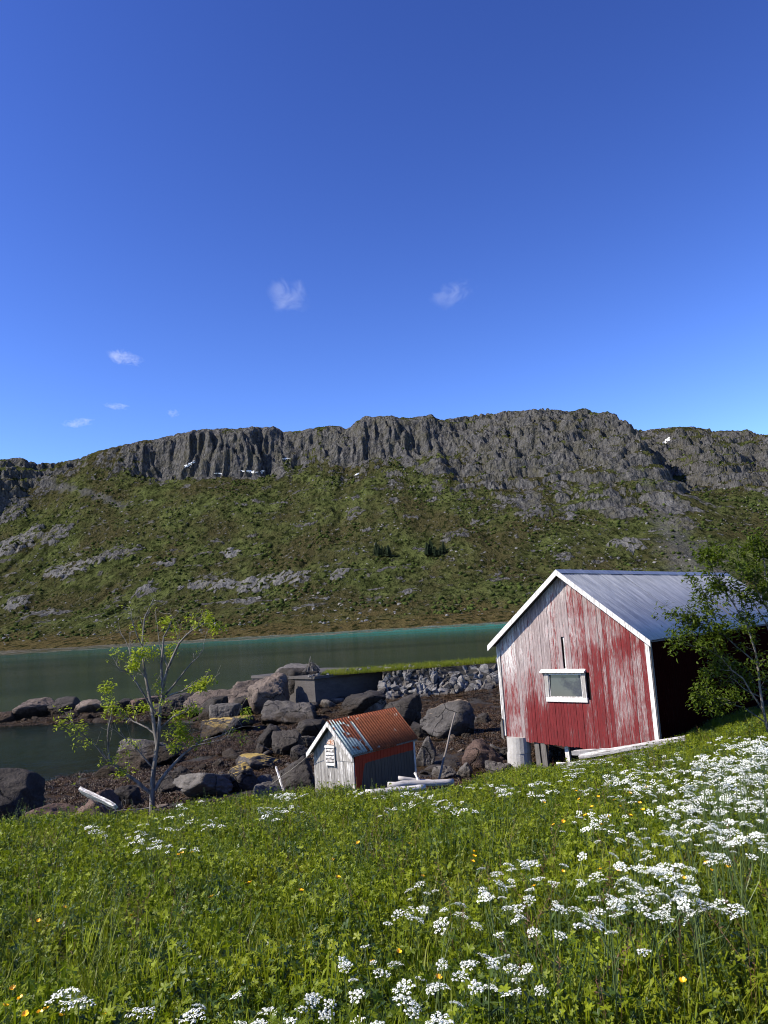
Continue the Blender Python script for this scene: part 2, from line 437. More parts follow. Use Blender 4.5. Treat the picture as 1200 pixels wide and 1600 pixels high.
# ------------------------------------------------------------------ near ground: meadow, foreshore and sea bed in one sheet
CP = np.array([(0,0,3.98),(-1.6,3,3.72),(1.4,3,3.76),(0,3,3.74),(-5,3,3.7),(5,3,3.85),(-5,8,2.98),(0,8,3.02),(4,8,3.2),(9,8,3.5),(-9,8,2.95),
 (-7,14,2.2),(-4.3,14,2.1),(0,13,2.3),(4,14,2.3),(8,14,2.75),(-4.4,17,1.65),(-2,18.5,1.5),(.4,19,1.4),(3,22.5,.8),(3.5,25.5,.45),(5.4,23.9,1.0),(7.3,22.2,1.55),(8.4,18,2.3),(10,27,1.5),
 (12,14,3.2),(12,22,2.4),(-12,14,2.1),(-20,11,2.2),(-9,17,1.1),(-12,20,.5),(-14,31,.0),(-10.5,31,.12),(-9,24,.55),(-5,20,1.1),(-4,25,.8),(-1,24,.9),(2,27,.65),(0,35,.45),(-6,35,.28),(-9,42,.12),
 (-12,50,.05),(-3,48,.3),(6,48,.4),(-18,40,-.7),(-25,50,-.8),(-19,30,-.35),(-30,60,-.3),(-22,63,.35),(-34,67,.15),(-31,58,.12),(-25,57.5,.2),(-18,56,.2),(-36,61,.12),(-15,62,.7),(-10,60,1.2),(-20,76,-1.3),(-36,78,-2),(0,56,1.0),(7,56,1.2),
 (0,67,-1.5),(10,67,-1),(-60,60,-3),(-60,30,-2),(-30,25,-.7),(15,40,1.4),(15,56,1.3),(0,100,-6),(-50,100,-6),(50,100,-5),(30,30,2.6),(30,10,4.4),(60,10,6),(60,40,4),(60,70,1),
 (0,-20,5.2),(-30,-20,4.5),(30,-20,6.2),(-40,5,2.5),(-70,-10,2)], dtype=float)
def _tps(r): return np.where(r > 1e-9, r * r * np.log(r + 1e-9), 0)
_n = len(CP)
_K = _tps(np.hypot(CP[:, None, 0] - CP[None, :, 0], CP[:, None, 1] - CP[None, :, 1])) + np.eye(_n) * .6
_A = np.zeros((_n + 3, _n + 3)); _A[:_n, :_n] = _K; _A[:_n, _n] = 1; _A[:_n, _n+1:] = CP[:, :2]; _A[_n:, :_n] = _A[:_n, _n:].T
_W = np.linalg.solve(_A, np.append(CP[:, 2], [0, 0, 0]))

EDGE_X = [-60, -30, -9, -7, -5.2, -4.0, -3.4, -2, .4, 2, 3.4, 5.2, 7.6, 12, 18, 40]
EDGE_Y = [10, 12, 14.6, 14.9, 15.8, 17.0, 18.3, 19.4, 20.0, 22.0, 24.6, 24.6, 23.2, 29, 36, 40]
def meadow_mask(x, y):
    e = np.interp(x, EDGE_X, EDGE_Y)
    return 1 - sst(-.5, .5, y - e + .5 * perlin(x * .9, y * .9, 21))

def ground_raw(x, y):
    sh = np.shape(x); x = np.ravel(x); y = np.ravel(y)
    z = np.full(len(x), _W[_n]) + _W[_n+1] * x + _W[_n+2] * y
    for k in range(_n):
        z = z + _W[k] * _tps(np.hypot(x - CP[k, 0], y - CP[k, 1]))
    z = np.clip(z, -8, 9)
    mm = meadow_mask(x, y)
    far = sst(60, 90, y) + sst(40, 60, np.abs(x))
    z = z + mm * (.10 * fbm(x / 2.4, y / 2.4, 30, 3) + .09 * fbm(x / .8, y / .8, 36, 2)) * np.clip(1 - far, 0, 1)
    lum = .16 * fbm(x / 2.2, y / 2.2, 31, 4) + .07 * ridged(x / .7, y / .7, 35, 3)
    z = z + (1 - mm) * lum * np.clip(1 - far, 0, 1)
    return z.reshape(sh)

_gx = np.concatenate([np.linspace(-260, -32, 24)[:-1], np.arange(-32, 18, .22), np.linspace(18, 200, 26)])
_gy = np.concatenate([np.linspace(-120, -4, 20)[:-1], np.arange(-4, 30, .2), np.arange(30, 66, .28), np.linspace(66, 130, 20)])
GX, GY = np.meshgrid(_gx, _gy)
GZ = ground_raw(GX, GY)
def ground_z(x, y):
    i = int(np.clip(np.searchsorted(_gy, y) - 1, 0, len(_gy) - 2)); j = int(np.clip(np.searchsorted(_gx, x) - 1, 0, len(_gx) - 2))
    a = (y - _gy[i]) / (_gy[i+1] - _gy[i]); b = (x - _gx[j]) / (_gx[j+1] - _gx[j])
    return float((GZ[i,j]*(1-b)+GZ[i,j+1]*b)*(1-a) + (GZ[i+1,j]*(1-b)+GZ[i+1,j+1]*b)*a)
def on_ground(px, py, lift=0.0, y0=1.5, y1=90.0):
    """the point of the ground (raised by lift) that the photograph shows at a pixel"""
    d = ray(px, py); Y = y0
    while Y < y1:
        p = EYE + d * Y
        if ground_z(p[0], p[1]) + lift > p[2]: return p - np.array([0, 0, lift])
        Y += .03 + Y * .003
    p = EYE + d * y1; return np.array([p[0], p[1], ground_z(p[0], p[1])])

ny, nx = GX.shape
_idx = np.arange(ny * nx).reshape(ny, nx)
_f = np.stack([_idx[:-1, :-1], _idx[:-1, 1:], _idx[1:, 1:], _idx[1:, :-1]], -1).reshape(-1, 4)
m = Mat('ground_turf_and_seaweed')
P_ = m.pos()
a1 = m.noise(P_, .55, 6, .6); a2 = m.noise(P_, 3.5, 6, .65); a3 = m.noise(P_, 14, 4, .7)
weed = m.mix(m.ramp(a2, [(.35, 0), (.7, 1)]), (.010, .007, .004), (.050, .027, .010))
weed = m.mix(m.ramp(a3, [(.52, 0), (.72, .75)]), weed, (.085, .050, .016))
stone = m.mix(a3, (.022, .020, .019), (.065, .060, .055))
shore_c = m.mix(m.ramp(m.math('ADD', a1, m.math('MULTIPLY', a3, .25)), [(.60, 0), (.70, 1)]), weed, stone)
turf = m.mix(a2, (.006, .008, .003), (.014, .017, .006))
c = m.mix(m.attr('meadow'), shore_c, turf)
rough = m.ramp(a2, [(.3, .6), (.7, .95)])
mat_ground = m.done(m.bsdf(c, rough, m.bump(m.math('ADD', a3, m.math('MULTIPLY', a2, 2.0)), .9, .08), .12))
me = mesh('ground', np.stack([GX.ravel(), GY.ravel(), GZ.ravel()], -1), _f, mat_ground, True)
attr(me, 'meadow', meadow_mask(GX, GY))
tag(obj('ground', me), 'sloping meadow falling to a seaweed-covered foreshore', None, None, 'structure')

# ------------------------------------------------------------------ the fjord
_wx = np.concatenate([np.linspace(-6000, -60, 30)[:-1], np.linspace(-60, 40, 160), np.linspace(40, 6000, 30)[1:]])
_wy = np.concatenate([np.linspace(-400, 12, 6)[:-1], np.linspace(12, 110, 190), np.linspace(110, 1000, 40)[1:]])
WX, WY = np.meshgrid(_wx, _wy)
depth = np.where((np.abs(WX) < 200) & (WY < 125), -ground_raw(WX, WY), 8.0)
ny, nx = WX.shape
_idx = np.arange(ny * nx).reshape(ny, nx)
_f = np.stack([_idx[:-1, :-1], _idx[:-1, 1:], _idx[1:, 1:], _idx[1:, :-1]], -1).reshape(-1, 4)
m = Mat('sea_water')
P_ = m.pos()
wv = m.math('ADD', m.noise(m.scale(P_, (.9, 2.2, 1)), 1, 4, .6), m.math('MULTIPLY', m.noise(m.scale(P_, (.12, .45, 1)), 1, 3, .6), 1.5))
wind = m.ramp(m.noise(m.scale(P_, (.003, .012, 1)), 1, 3, .5), [(.42, .0), (.62, 1)])
murk = m.attr('murk')
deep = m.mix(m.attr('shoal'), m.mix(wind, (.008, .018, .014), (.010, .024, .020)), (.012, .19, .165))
nrm = m.bump(wv, .4, .045)
fres = m.math('MULTIPLY', m.n('Fresnel', i_IOR=1.33, i_Normal=nrm).outputs[0], m.math('ADD', .52, m.math('MULTIPLY', wind, .34)))
gl = m.n('BsdfGlossy', i_Color=(.9, .93, .95), i_Roughness=.09, i_Normal=nrm).outputs[0]
df = m.n('BsdfDiffuse', i_Color=deep).outputs[0]
tr = m.n('BsdfTransparent', i_Color=(.62, .78, .72)).outputs[0]
body = m.n('MixShader', i_0=murk, i_1=tr, i_2=df).outputs[0]
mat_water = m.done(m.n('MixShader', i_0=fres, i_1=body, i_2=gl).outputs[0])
me = mesh('water', np.stack([WX.ravel(), WY.ravel(), WX.ravel() * 0], -1), _f, mat_water, True)
attr(me, 'murk', np.maximum(1 - np.exp(-np.clip(depth, 0, 50) * 1.1), .97 * sst(60, 64, WY)))
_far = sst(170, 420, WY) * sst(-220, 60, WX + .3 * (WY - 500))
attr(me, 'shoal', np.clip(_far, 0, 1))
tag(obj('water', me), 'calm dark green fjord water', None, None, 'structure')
# ------------------------------------------------------------------ materials for weathered wood, tin and stone
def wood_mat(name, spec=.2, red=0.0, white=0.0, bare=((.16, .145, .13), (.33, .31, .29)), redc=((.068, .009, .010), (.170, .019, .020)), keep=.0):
    """weathered boards: bare grain, remains of white and of red paint in flakes; 'wear' is read from each board"""
    m = Mat(name)
    o = m.ob(); rnd = m.rand()
    off = m.n('CombineXYZ', i_0=m.math('MULTIPLY', rnd, 37.0), i_1=m.math('MULTIPLY', rnd, 11.0), i_2=m.math('MULTIPLY', rnd, 53.0)).outputs[0]
    v = m.n('VectorMath', operation='ADD', i_0=o, i_1=off).outputs[0]
    grain = m.noise(m.scale(v, (40, 40, 2.2)), 1, 5, .65, .3)
    fl = m.noise(m.scale(v, (30, 30, 2.6)), 1, 8, .76)
    fl2 = m.noise(m.scale(v, (30, 30, 2.6)), 1, 6, .72)
    big = m.noise(m.scale(o, (.9, .9, .7)), 1, 4, .6)
    c = m.mix(m.ramp(grain, [(.32, 0), (.68, 1)]), bare[0], bare[1])
    knots = m.ramp(m.noise(m.scale(v, (7, 7, 4)), 1, 2, .5), [(.70, 0), (.76, .8)])
    c = m.mix(knots, c, (.06, .05, .045))
    if white:
        wf = m.math('ADD', m.math('MULTIPLY', fl2, 1.0), m.math('MULTIPLY', m.math('SUBTRACT', rnd, .5), .22))
        c = m.mix(m.ramp(wf, [(.5 + .3 * (1 - white) - .06, 0), (.5 + .3 * (1 - white) + .03, 1)]), c, m.mix(fl, (.46, .44, .415), (.66, .64, .615)))
    if red:
        w = m.attr('wear')
        rf = m.math('ADD', m.math('MULTIPLY', fl, .9), m.math('MULTIPLY', big, .25))
        rf = m.math('ADD', rf, m.math('MULTIPLY', m.math('SUBTRACT', rnd, .5), .16))
        rf = m.math('ADD', rf, m.math('MULTIPLY', w, .55))
        rc = m.mix(m.ramp(fl2, [(.3, 0), (.7, 1)]), redc[0], redc[1])
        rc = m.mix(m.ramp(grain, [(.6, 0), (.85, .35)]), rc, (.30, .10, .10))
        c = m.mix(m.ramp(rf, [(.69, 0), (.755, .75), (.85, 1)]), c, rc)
    return m.done(m.bsdf(c, .82, m.bump(m.math('ADD', m.math('MULTIPLY', grain, .7), fl), .55, .006), spec))

mat_red_boards = wood_mat('peeling_red_boards', red=1, white=.90, bare=((.15, .115, .11), (.34, .28, .27)))
mat_red_side_shade = wood_mat('shaded_red_side_boards', spec=.0, red=1, bare=((.010, .006, .005), (.022, .014, .011)), redc=((.010, .0018, .0016), (.020, .003, .0025)))  # dark-stained red, deepened further so the side's shade sits in the colour
mat_white_trim = wood_mat('worn_white_trim', white=1.02)
mat_white_board = wood_mat('fresh_white_board', white=1.22)
mat_grey_boards = wood_mat('silver_grey_boards', white=.58, bare=((.085, .078, .07), (.36, .34, .315)))
mat_dark_boards = wood_mat('grey_brown_side_boards', bare=((.10, .085, .07), (.24, .21, .19)))
mat_drift = wood_mat('bleached_driftwood', white=.9, bare=((.24, .22, .20), (.52, .49, .46)))
mat_post = wood_mat('old_post_wood', bare=((.05, .044, .038), (.17, .155, .14)))

def tin_mat(name, rusty):
    m = Mat(name); o = m.ob()
    n1 = m.noise(m.scale(o, (1.6, 1.6, 1.6)), 1, 6, .65); n2 = m.noise(m.scale(o, (1.2, 6.0, 1.2)), 1, 6, .65); n3 = m.noise(o, 22, 4, .7)
    if rusty:
        # one sheet by the gable keeps some of its turquoise paint
        rust = m.mix(m.ramp(n3, [(.3, 0), (.7, 1)]), (.10, .025, .010), (.31, .085, .030))
        rust = m.mix(m.ramp(n1, [(.55, 0), (.72, .7)]), rust, (.075, .020, .012))
        paint = m.mix(m.ramp(n3, [(.4, 0), (.7, 1)]), (.20, .26, .245), (.46, .51, .475))
        pf = m.math('ADD', m.attr('painted'), m.math('MULTIPLY', m.math('SUBTRACT', m.noise(m.scale(o, (2.2, 5.0, 5.0)), 1, 3, .5), .5), 1.9))
        f = m.ramp(pf, [(.40, 0), (.46, 1)])
        spots = m.ramp(m.noise(m.scale(o, (6, 3, 3)), 1, 3, .5), [(.69, 0), (.74, .7)])
        c = m.mix(m.math('MAXIMUM', f, spots), rust, paint)
        return m.done(m.bsdf(c, .75, m.bump(n3, .3, .003), .3, 0))
    c = m.mix(m.ramp(n2, [(.35, 0), (.7, 1)]), (.20, .22, .26), (.33, .35, .395))
    c = m.mix(m.ramp(n1, [(.5, 0), (.75, .5)]), c, (.17, .185, .215))
    streak = m.ramp(m.noise(m.scale(o, (.3, 7, .3)), 1, 5, .65), [(.58, 0), (.70, .6)])
    c = m.mix(streak, c, (.46, .48, .50))
    return m.done(m.bsdf(c, m.ramp(n2, [(.3, .42), (.7, .6)]), m.bump(n3, .1, .002), .5, .55))
mat_tin = tin_mat('galvanised_tin', False)
mat_rust = tin_mat('rusty_tin', True)

m = Mat('concrete_grey'); o_ = m.pos()
cc = m.mix(m.noise(o_, 6, 6, .65), (.22, .21, .19), (.48, .46, .43))
mat_concrete = m.done(m.bsdf(m.mix(m.ramp(m.noise(m.scale(o_, (2, 2, .6)), 2, 4), [(.55, 0), (.75, .7)]), cc, (.14, .13, .11)), .9, m.bump(m.noise(o_, 30, 4), .4, .01), .2))
m = Mat('window_glass')
gl = m.n('BsdfGlossy', i_Color=(.9, .92, .95), i_Roughness=.03).outputs[0]
dk = m.bsdf(m.mix(m.noise(m.ob(), 1.2, 2), (.012, .015, .020), (.030, .036, .046)), .5, None, .4)
mat_glass = m.done(m.n('MixShader', i_0=.028, i_1=dk, i_2=gl).outputs[0])
m = Mat('dark_interior'); mat_dark = m.done(m.bsdf((.012, .009, .008), .95, None, .05))

class Frame:
    """building-local axes: u along the gable, v along the ridge (away), z up"""
    def __init__(s, x, y, z, yaw): s.o = np.array([x, y, z]); s.yaw = yaw
    def root(s, name): return empty(name, s.o, s.yaw)

def board(mb_name, mat, parent, u0, u1, v0, v1, zb0, zb1, zt0, zt1, wear=None, nz=1):
    """upright board between u0..u1 with its own slanting foot and head, wear given per corner"""
    vs, fs, wr = [], [], []
    for k in range(nz + 1):
        t = k / nz
        zl, zr = zb0 + (zt0 - zb0) * t, zb1 + (zt1 - zb1) * t
        vs += [(u0, v0, zl), (u1, v0, zr), (u1, v1, zr), (u0, v1, zl)]
    for k in range(nz):
        a, b = k * 4, k * 4 + 4
        for i in range(4):
            j = (i + 1) % 4
            fs.append((a + i, a + j, b + j, b + i))
    fs.append((3, 2, 1, 0)); q = nz * 4; fs.append((q, q+1, q+2, q+3))
    me = mesh(mb_name, vs, fs, mat)
    if wear is not None:
        attr(me, 'wear', [wear(v[0], v[2]) for v in vs])
    return obj(mb_name, me, parent)

def corrugated(name, mat, parent, x0, x1, L, pitch, amp, frame, thick=.004, extra=None):
    """a tin sheet: frame(x, s) -> point and normal; ribs run down the slope"""
    n = max(8, int((x1 - x0) / pitch * 8)); xs = np.linspace(x0, x1, n + 1); ss = [0, .5 * L, L]
    vs = []
    for side in (0, 1):
        for s in ss:
            for x in xs:
                p, nn = frame(x, s)
                vs.append(p + nn * (amp * math.cos(2 * math.pi * x / pitch) - side * thick))
    m1 = n + 1; half = 3 * m1; fs = []
    for r in range(2):
        for k in range(n):
            a = r * m1 + k
            fs.append((a, a + m1, a + m1 + 1, a + 1))
            b = half + a
            fs.append((b, b + 1, b + m1 + 1, b + m1))
    for k in range(n):
        a = k; fs.append((a, a + 1, half + a + 1, half + a))
        a = 2 * m1 + k; fs.append((a + 1, a, half + a, half + a + 1))
    me = mesh(name, vs, fs, mat, True)
    if extra: attr(me, 'painted', [extra(x, s) for side in (0, 1) for s in ss for x in xs])
    return obj(name, me, parent)

# ------------------------------------------------------------------ the red barn
rb = random.Random(5)
BARN = Frame(3.51, 26.09, 1.69, -.721)
barn = BARN.root('boathouse_barn')
tag(barn, 'red wooden barn with peeling paint and a grey tin roof', 'barn')
BW, BH, BA, BL, OVG, OVE = 5.2, 3.0, 5.12, 15.5, .30, .16
SL = (BA - BH) / (BW / 2)
def rake(u): return BA - abs(u - BW / 2) * SL
def foot(u): return np.interp(u, [0, .35, 3.05, 3.7, BW], [-.12, -.14, -.25, -.21, .10])
def barn_wear(u, z):
    w = .44
    w -= .26 * max(0, min(1, (z - .9) / 2.6)) * (1 - sst(2.4, 3.6, u) * .55)
    w += .25 * float(sst(.85, 1.05, u) * (1 - sst(2.85, 3.05, u)) * (1 - sst(.95, 1.2, z)))
    w += .15 * float(sst(3.05, 3.2, u) * (1 - sst(3.7, 3.95, u)) * (1 - sst(2.4, 2.8, z)))
    w += .22 * float(sst(3.9, 4.2, u) * (1 - sst(4.9, 5.1, u)) * np.exp(-((z - 2.75) / .22) ** 2))
    w -= .16 * float(np.exp(-((u - .5) / .5) ** 2))
    w -= .14 * float(np.exp(-((u - 4.3) / .5) ** 2 - ((z - 1.3) / 1.0) ** 2))
    return w
mb = MB()   # dark lining behind the boards
mb.add([(0.03, .05, -.2), (BW - .03, .05, 0), (BW - .03, .05, BH - .1), (BW/2, .05, BA - .2), (.03, .05, BH - .1),
        (0.03, .09, -.2), (BW - .03, .09, 0), (BW - .03, .09, BH - .1), (BW/2, .09, BA - .2), (.03, .09, BH - .1)],
       [(0,1,2,3,4), (9,8,7,6,5), (0,5,6,1), (1,6,7,2), (2,7,8,3), (3,8,9,4), (4,9,5,0)])
mb.build('lining', mat_dark, barn)
WU0, WU1, WZ0, WZ1 = 1.76, 3.08, 1.22, 2.0       # window opening
u = .10
while u < BW - .14:
    fine_zone = 1.3 < u < 2.75
    w = rb.uniform(.085, .12) if fine_zone else rb.uniform(.11, .17)
    if u + w > BW - .16: w = BW - .10 - u
    u1 = u + w - .008
    dv = rb.uniform(-.006, .008)
    segs = []
    f0, f1 = foot(u) + rb.uniform(-.02, .02), foot(u1) + rb.uniform(-.02, .02)
    t0, t1 = rake(u) - .05, rake(u1) - .05
    if u1 > WU0 and u < WU1: segs = [(f0, f1, WZ0 - .02, WZ0 - .02), (WZ1 + .02, WZ1 + .02, t0, t1)]
    else: segs = [(f0, f1, t0, t1)]
    if u < 2.46 < u + w:       # the board that has come away above the window
        segs = [segs[0], (WZ1 + 1.12, WZ1 + 1.12, t0, t1)]
        board('loose_board', mat_grey_boards, barn, u + .045, u1 + .02, .02, .045, WZ1 + .02, WZ1 + .02, WZ1 + 1.10, WZ1 + 1.10)
    for (a, b, c_, d_) in segs:
        board('plank', mat_red_boards, barn, u, u1, -.022 + dv, .012 + dv * .5, a, b, c_, d_, barn_wear, 10)
    u += w
# corner boards
board('corner_board', mat_white_trim, barn, .0, .095, -.05, .0, .0, .0, BH - .06, BH)
board('corner_board', mat_white_trim, barn, BW - .10, BW + .02, -.055, .0, .10, .10, BH + .02, BH - .08)
board('corner_board', mat_white_trim, barn, -.03, .0, -.04, .09, .0, .0, BH - .1, BH - .05)
board('corner_board', mat_dark_boards, barn, BW + .022, BW + .045, -.03, .10, .1, .1, BH - .15, BH - .15)
board('broken_board', mat_post, barn, -.06, .02, -.10, -.06, -.05, -.12, .42, .55)
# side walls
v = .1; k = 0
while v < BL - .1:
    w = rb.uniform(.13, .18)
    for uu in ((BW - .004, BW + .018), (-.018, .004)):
        me_ = board('side_plank', mat_red_side_shade, barn, uu[0], uu[1], v, v + w - .01, -.1, -.1, BH - .05, BH - .05, lambda a, b: .62)
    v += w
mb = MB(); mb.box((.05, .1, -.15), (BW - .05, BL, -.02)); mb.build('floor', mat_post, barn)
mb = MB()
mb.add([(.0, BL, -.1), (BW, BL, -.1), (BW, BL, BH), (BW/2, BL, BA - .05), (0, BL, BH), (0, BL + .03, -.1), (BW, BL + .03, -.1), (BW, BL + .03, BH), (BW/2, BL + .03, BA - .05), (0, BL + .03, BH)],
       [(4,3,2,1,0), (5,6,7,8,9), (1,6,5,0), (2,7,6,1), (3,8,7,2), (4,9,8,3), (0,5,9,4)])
mb.build('back_wall', mat_red_side_shade, barn)
# inner lining of the long walls so that no light leaks
mb = MB(); mb.box((.03, .1, -.1), (.05, BL - .05, BH - .1)); mb.build('lining', mat_dark, barn)
mb = MB(); mb.box((BW - .05, .1, -.1), (BW - .03, BL - .05, BH - .1)); mb.build('lining', mat_dark, barn)
# window
win = empty('window'); win.parent = barn
def trim(u0, u1, v0, v1, z0, z1, nm, mt=mat_white_board, par=None):
    mb = MB(); mb.box((u0, v0, z0), (u1, v1, z1)); return mb.build(nm, mt, par or win)
trim(WU0 - .06, WU0 + .07, -.055, .02, WZ0 + .02, WZ1 - .0, 'frame_side', mat_white_trim)
trim(WU1 - .10, WU1 + .03, -.055, .02, WZ0 + .02, WZ1 - .0, 'frame_side', mat_white_trim)
trim(WU0 - .06, WU1 + .05, -.075, .02, WZ0 - .09, WZ0 + .04, 'sill')
mb = MB(); mb.hexa([(WU0 - .17, -.15, WZ1 + .02), (WU1 + .06, -.15, WZ1 + .02), (WU1 + .06, .0, WZ1 + .03), (WU0 - .17, .0, WZ1 + .03),
                    (WU0 - .17, -.15, WZ1 + .05), (WU1 + .06, -.15, WZ1 + .05), (WU1 + .06, .0, WZ1 + .14), (WU0 - .17, .0, WZ1 + .14)])
mb.build('drip_board', mat_white_board, win)
trim(WU0 + .068, WU1 - .098, -.028, -.008, WZ1 - .05, WZ1 - .005, 'sash_rail', mat_white_trim)
trim(WU0 + .068, WU1 - .098, -.028, -.008, WZ0 + .035, WZ0 + .075, 'sash_rail', mat_white_trim)
trim(WU0 + .068, WU0 + .10, -.026, -.008, WZ0 + .07, WZ1 - .045, 'sash_stile', mat_white_trim)
trim(WU1 - .13, WU1 - .098, -.026, -.008, WZ0 + .07, WZ1 - .045, 'sash_stile', mat_white_trim)
mb = MB(); pa, pb, pz0, pz1 = WU0 + .09, WU1 - .12, WZ0 + .06, WZ1 - .04
mb.hexa([(pa, -.022, pz0), (pb, -.022, pz0), (pb, -.018, pz0), (pa, -.018, pz0), (pa, .026, pz1), (pb, .026, pz1), (pb, .030, pz1), (pa, .030, pz1)])
mb.build('pane', mat_glass, win)
# roof
roof = empty('roof'); roof.parent = barn
slope_len = math.hypot(BW / 2 + OVE, (BW / 2 + OVE) * SL)
cs, sn = 1 / math.hypot(1, SL), SL / math.hypot(1, SL)
for side in (1, -1):
    def fr(x, s, side=side):
        return np.array([BW/2 + side * s * cs, x, BA + .07 - s * sn]), np.array([side * sn, 0, cs])
    x = -OVG; k = 0
    while x < BL + .2:
        x1 = min(x + .86, BL + .25)
        def fr2(xx, s, k=k): 
            p, nn = fr(xx, s); return p + nn * (.006 * (k % 2)), nn
        corrugated('roof_sheet', mat_tin, roof, x, x1 + .04, slope_len, .1, .014, fr2); x = x1; k += 1
    # rafters' ends and the boards under the tin
    mb = MB(); z0 = BA + .02
    e = BW/2 + OVE - .02
    mb.hexa([(BW/2, -OVG + .03, z0 - .03), (BW/2 + side*e, -OVG + .03, z0 - .03 - e*SL), (BW/2 + side*e, BL + .2, z0 - .03 - e*SL), (BW/2, BL + .2, z0 - .03),
             (BW/2, -OVG + .03, z0), (BW/2 + side*e, -OVG + .03, z0 - e*SL), (BW/2 + side*e, BL + .2, z0 - e*SL), (BW/2, BL + .2, z0)])
    mb.build('roof_boarding', mat_post, roof)
    mb = MB(); e = BW/2 + OVE + .03
    mb.hexa([(BW/2, -OVG - .03, BA - .09), (BW/2 + side*e, -OVG - .03, BA - .09 - e*SL), (BW/2 + side*e, -OVG + .005, BA - .09 - e*SL), (BW/2, -OVG + .005, BA - .09),
             (BW/2, -OVG - .03, BA + .09), (BW/2 + side*e, -OVG - .03, BA + .09 - e*SL), (BW/2 + side*e, -OVG + .005, BA + .09 - e*SL), (BW/2, -OVG + .005, BA + .09)])
    mb.build('barge_board', mat_white_board if side == 1 else mat_white_trim, roof)
mb = MB()
for side in (1, -1):
    mb.hexa([(BW/2, -OVG - .02, BA + .098), (BW/2 + side*.16, -OVG - .02, BA + .098 - .16*SL), (BW/2 + side*.16, BL + .26, BA + .098 - .16*SL), (BW/2, BL + .26, BA + .098),
             (BW/2, -OVG - .02, BA + .104), (BW/2 + side*.16, -OVG - .02, BA + .104 - .16*SL), (BW/2 + side*.16, BL + .26, BA + .104 - .16*SL), (BW/2, BL + .26, BA + .104)])
mb.build('ridge_cap', mat_tin, roof)
# what the barn stands on
def bw(u, v, z): 
    c, s = math.cos(BARN.yaw), math.sin(BARN.yaw)
    return np.array([BARN.o[0] + u*c - v*s, BARN.o[1] + u*s + v*c, BARN.o[2] + z])
pier = MB()
def drum(mb, u, v, z0, z1, r0, r1, n=20):
    a = np.arange(n) / n * 2 * np.pi
    vs = [(u + r0*math.cos(t), v + r0*math.sin(t), z0) for t in a] + [(u + r1*math.cos(t), v + r1*math.sin(t), z1) for t in a]
    mb.add(vs, [(k, (k+1) % n, n + (k+1) % n, n + k) for k in range(n)] + [tuple(range(n))[::-1], tuple(range(n, 2*n))])
drum(pier, .42, .12, -1.35, -.52, .40, .39); pl = pier.build('concrete_pillar', mat_concrete, barn)
pier = MB(); drum(pier, .45, .12, -.519, -.03, .385, .385); pier.build('concrete_pillar', mat_concrete, barn)
for (uu, vv, w, d, zz, mt) in [(1.16, .1, .13, .12, -.03, mat_post), (1.42, .06, .15, .12, -.05, mat_post), (2.12, .25, .10, .1, -.05, mat_white_trim), (2.75, .5, .16, .15, -.1, mat_post), (4.4, .5, .18, .16, -.05, mat_post), (.5, 4.5, .25, .25, -.1, mat_post), (2.6, 4.5, .25, .25, -.1, mat_post), (5.0, 4.5, .25, .25, -.1, mat_post)]:
    mb = MB(); g = bw(uu, vv, 0); zb = ground_z(g[0], g[1]) - BARN.o[2] - .1
    mb.hexa([(uu - w/2, vv - d/2, zb), (uu + w/2 + .04, vv - d/2, zb), (uu + w/2 + .04, vv + d/2, zb), (uu - w/2, vv + d/2, zb),
             (uu - w/2 - .03, vv - d/2, zz), (uu + w/2, vv - d/2, zz), (uu + w/2, vv + d/2, zz), (uu - w/2 - .03, vv + d/2, zz)])
    mb.build('post', mt, barn)

# ------------------------------------------------------------------ the little shed
rs_ = random.Random(9)
SHED = Frame(-2.018, 19.0, 1.62, -.674)
shed = SHED.root('small_shed')
tag(shed, 'tiny weathered shed with a rusty corrugated roof and a slatted vent', 'shed')
SW, SH, SA, SD, SOV, SOE = 1.27, 1.06, 1.72, 2.25, .16, .07
SSL = (SA - SH) / (SW / 2)
def srake(u): return SA - abs(u - SW / 2) * SSL
mb = MB()
mb.add([(.02, .03, 0), (SW - .02, .03, 0), (SW - .02, .03, SH - .06), (SW/2, .03, SA - .1), (.02, .03, SH - .06), (.02, .05, 0), (SW - .02, .05, 0), (SW - .02, .05, SH - .06), (SW/2, .05, SA - .1), (.02, .05, SH - .06)],
       [(0,1,2,3,4), (9,8,7,6,5), (0,5,6,1), (1,6,7,2), (2,7,8,3), (3,8,9,4), (4,9,5,0)])
mb.build('lining', mat_dark, shed)
u = .0
while u < SW - .02:
    w = min(rs_.uniform(.08, .125), SW - u)
    if SW - u - w < .05: w = SW - u
    top0, top1 = srake(u) - .05, srake(u + w) - .05
    if .62 < u + w/2:      # lower boards end under the plywood
        top0 = top1 = .86
    board('plank', mat_grey_boards, shed, u, u + w - .007, -.018 + rs_.uniform(-.004, .004), .012, -.6 + rs_.uniform(-.02, .02), -.6, top0, top1)
    u += w
mb = MB()
mb.add([(.56, -.034, .865), (SW + .005, -.034, .865), (SW + .005, -.034, SH - .05), (SW/2, -.034, SA - .07), (.40, -.034, srake(.40) - .09), (.40, -.034, 1.10),
        (.56, -.02, .865), (SW + .005, -.02, .865), (SW + .005, -.02, SH - .05), (SW/2, -.02, SA - .07), (.40, -.02, srake(.40) - .09), (.40, -.02, 1.10)],
       [(0,1,2,3,4,5), (11,10,9,8,7,6), (0,6,7,1), (1,7,8,2), (2,8,9,3), (3,9,10,4), (4,10,11,5), (5,11,6,0)])
mb.build('plywood_sheet', mat_grey_boards, shed)
vent = empty('vent'); vent.parent = shed
def vbox(u0, u1, v0, v1, z0, z1, nm, mt, par): 
    mb = MB(); mb.box((u0, v0, z0), (u1, v1, z1)); return mb.build(nm, mt, par)
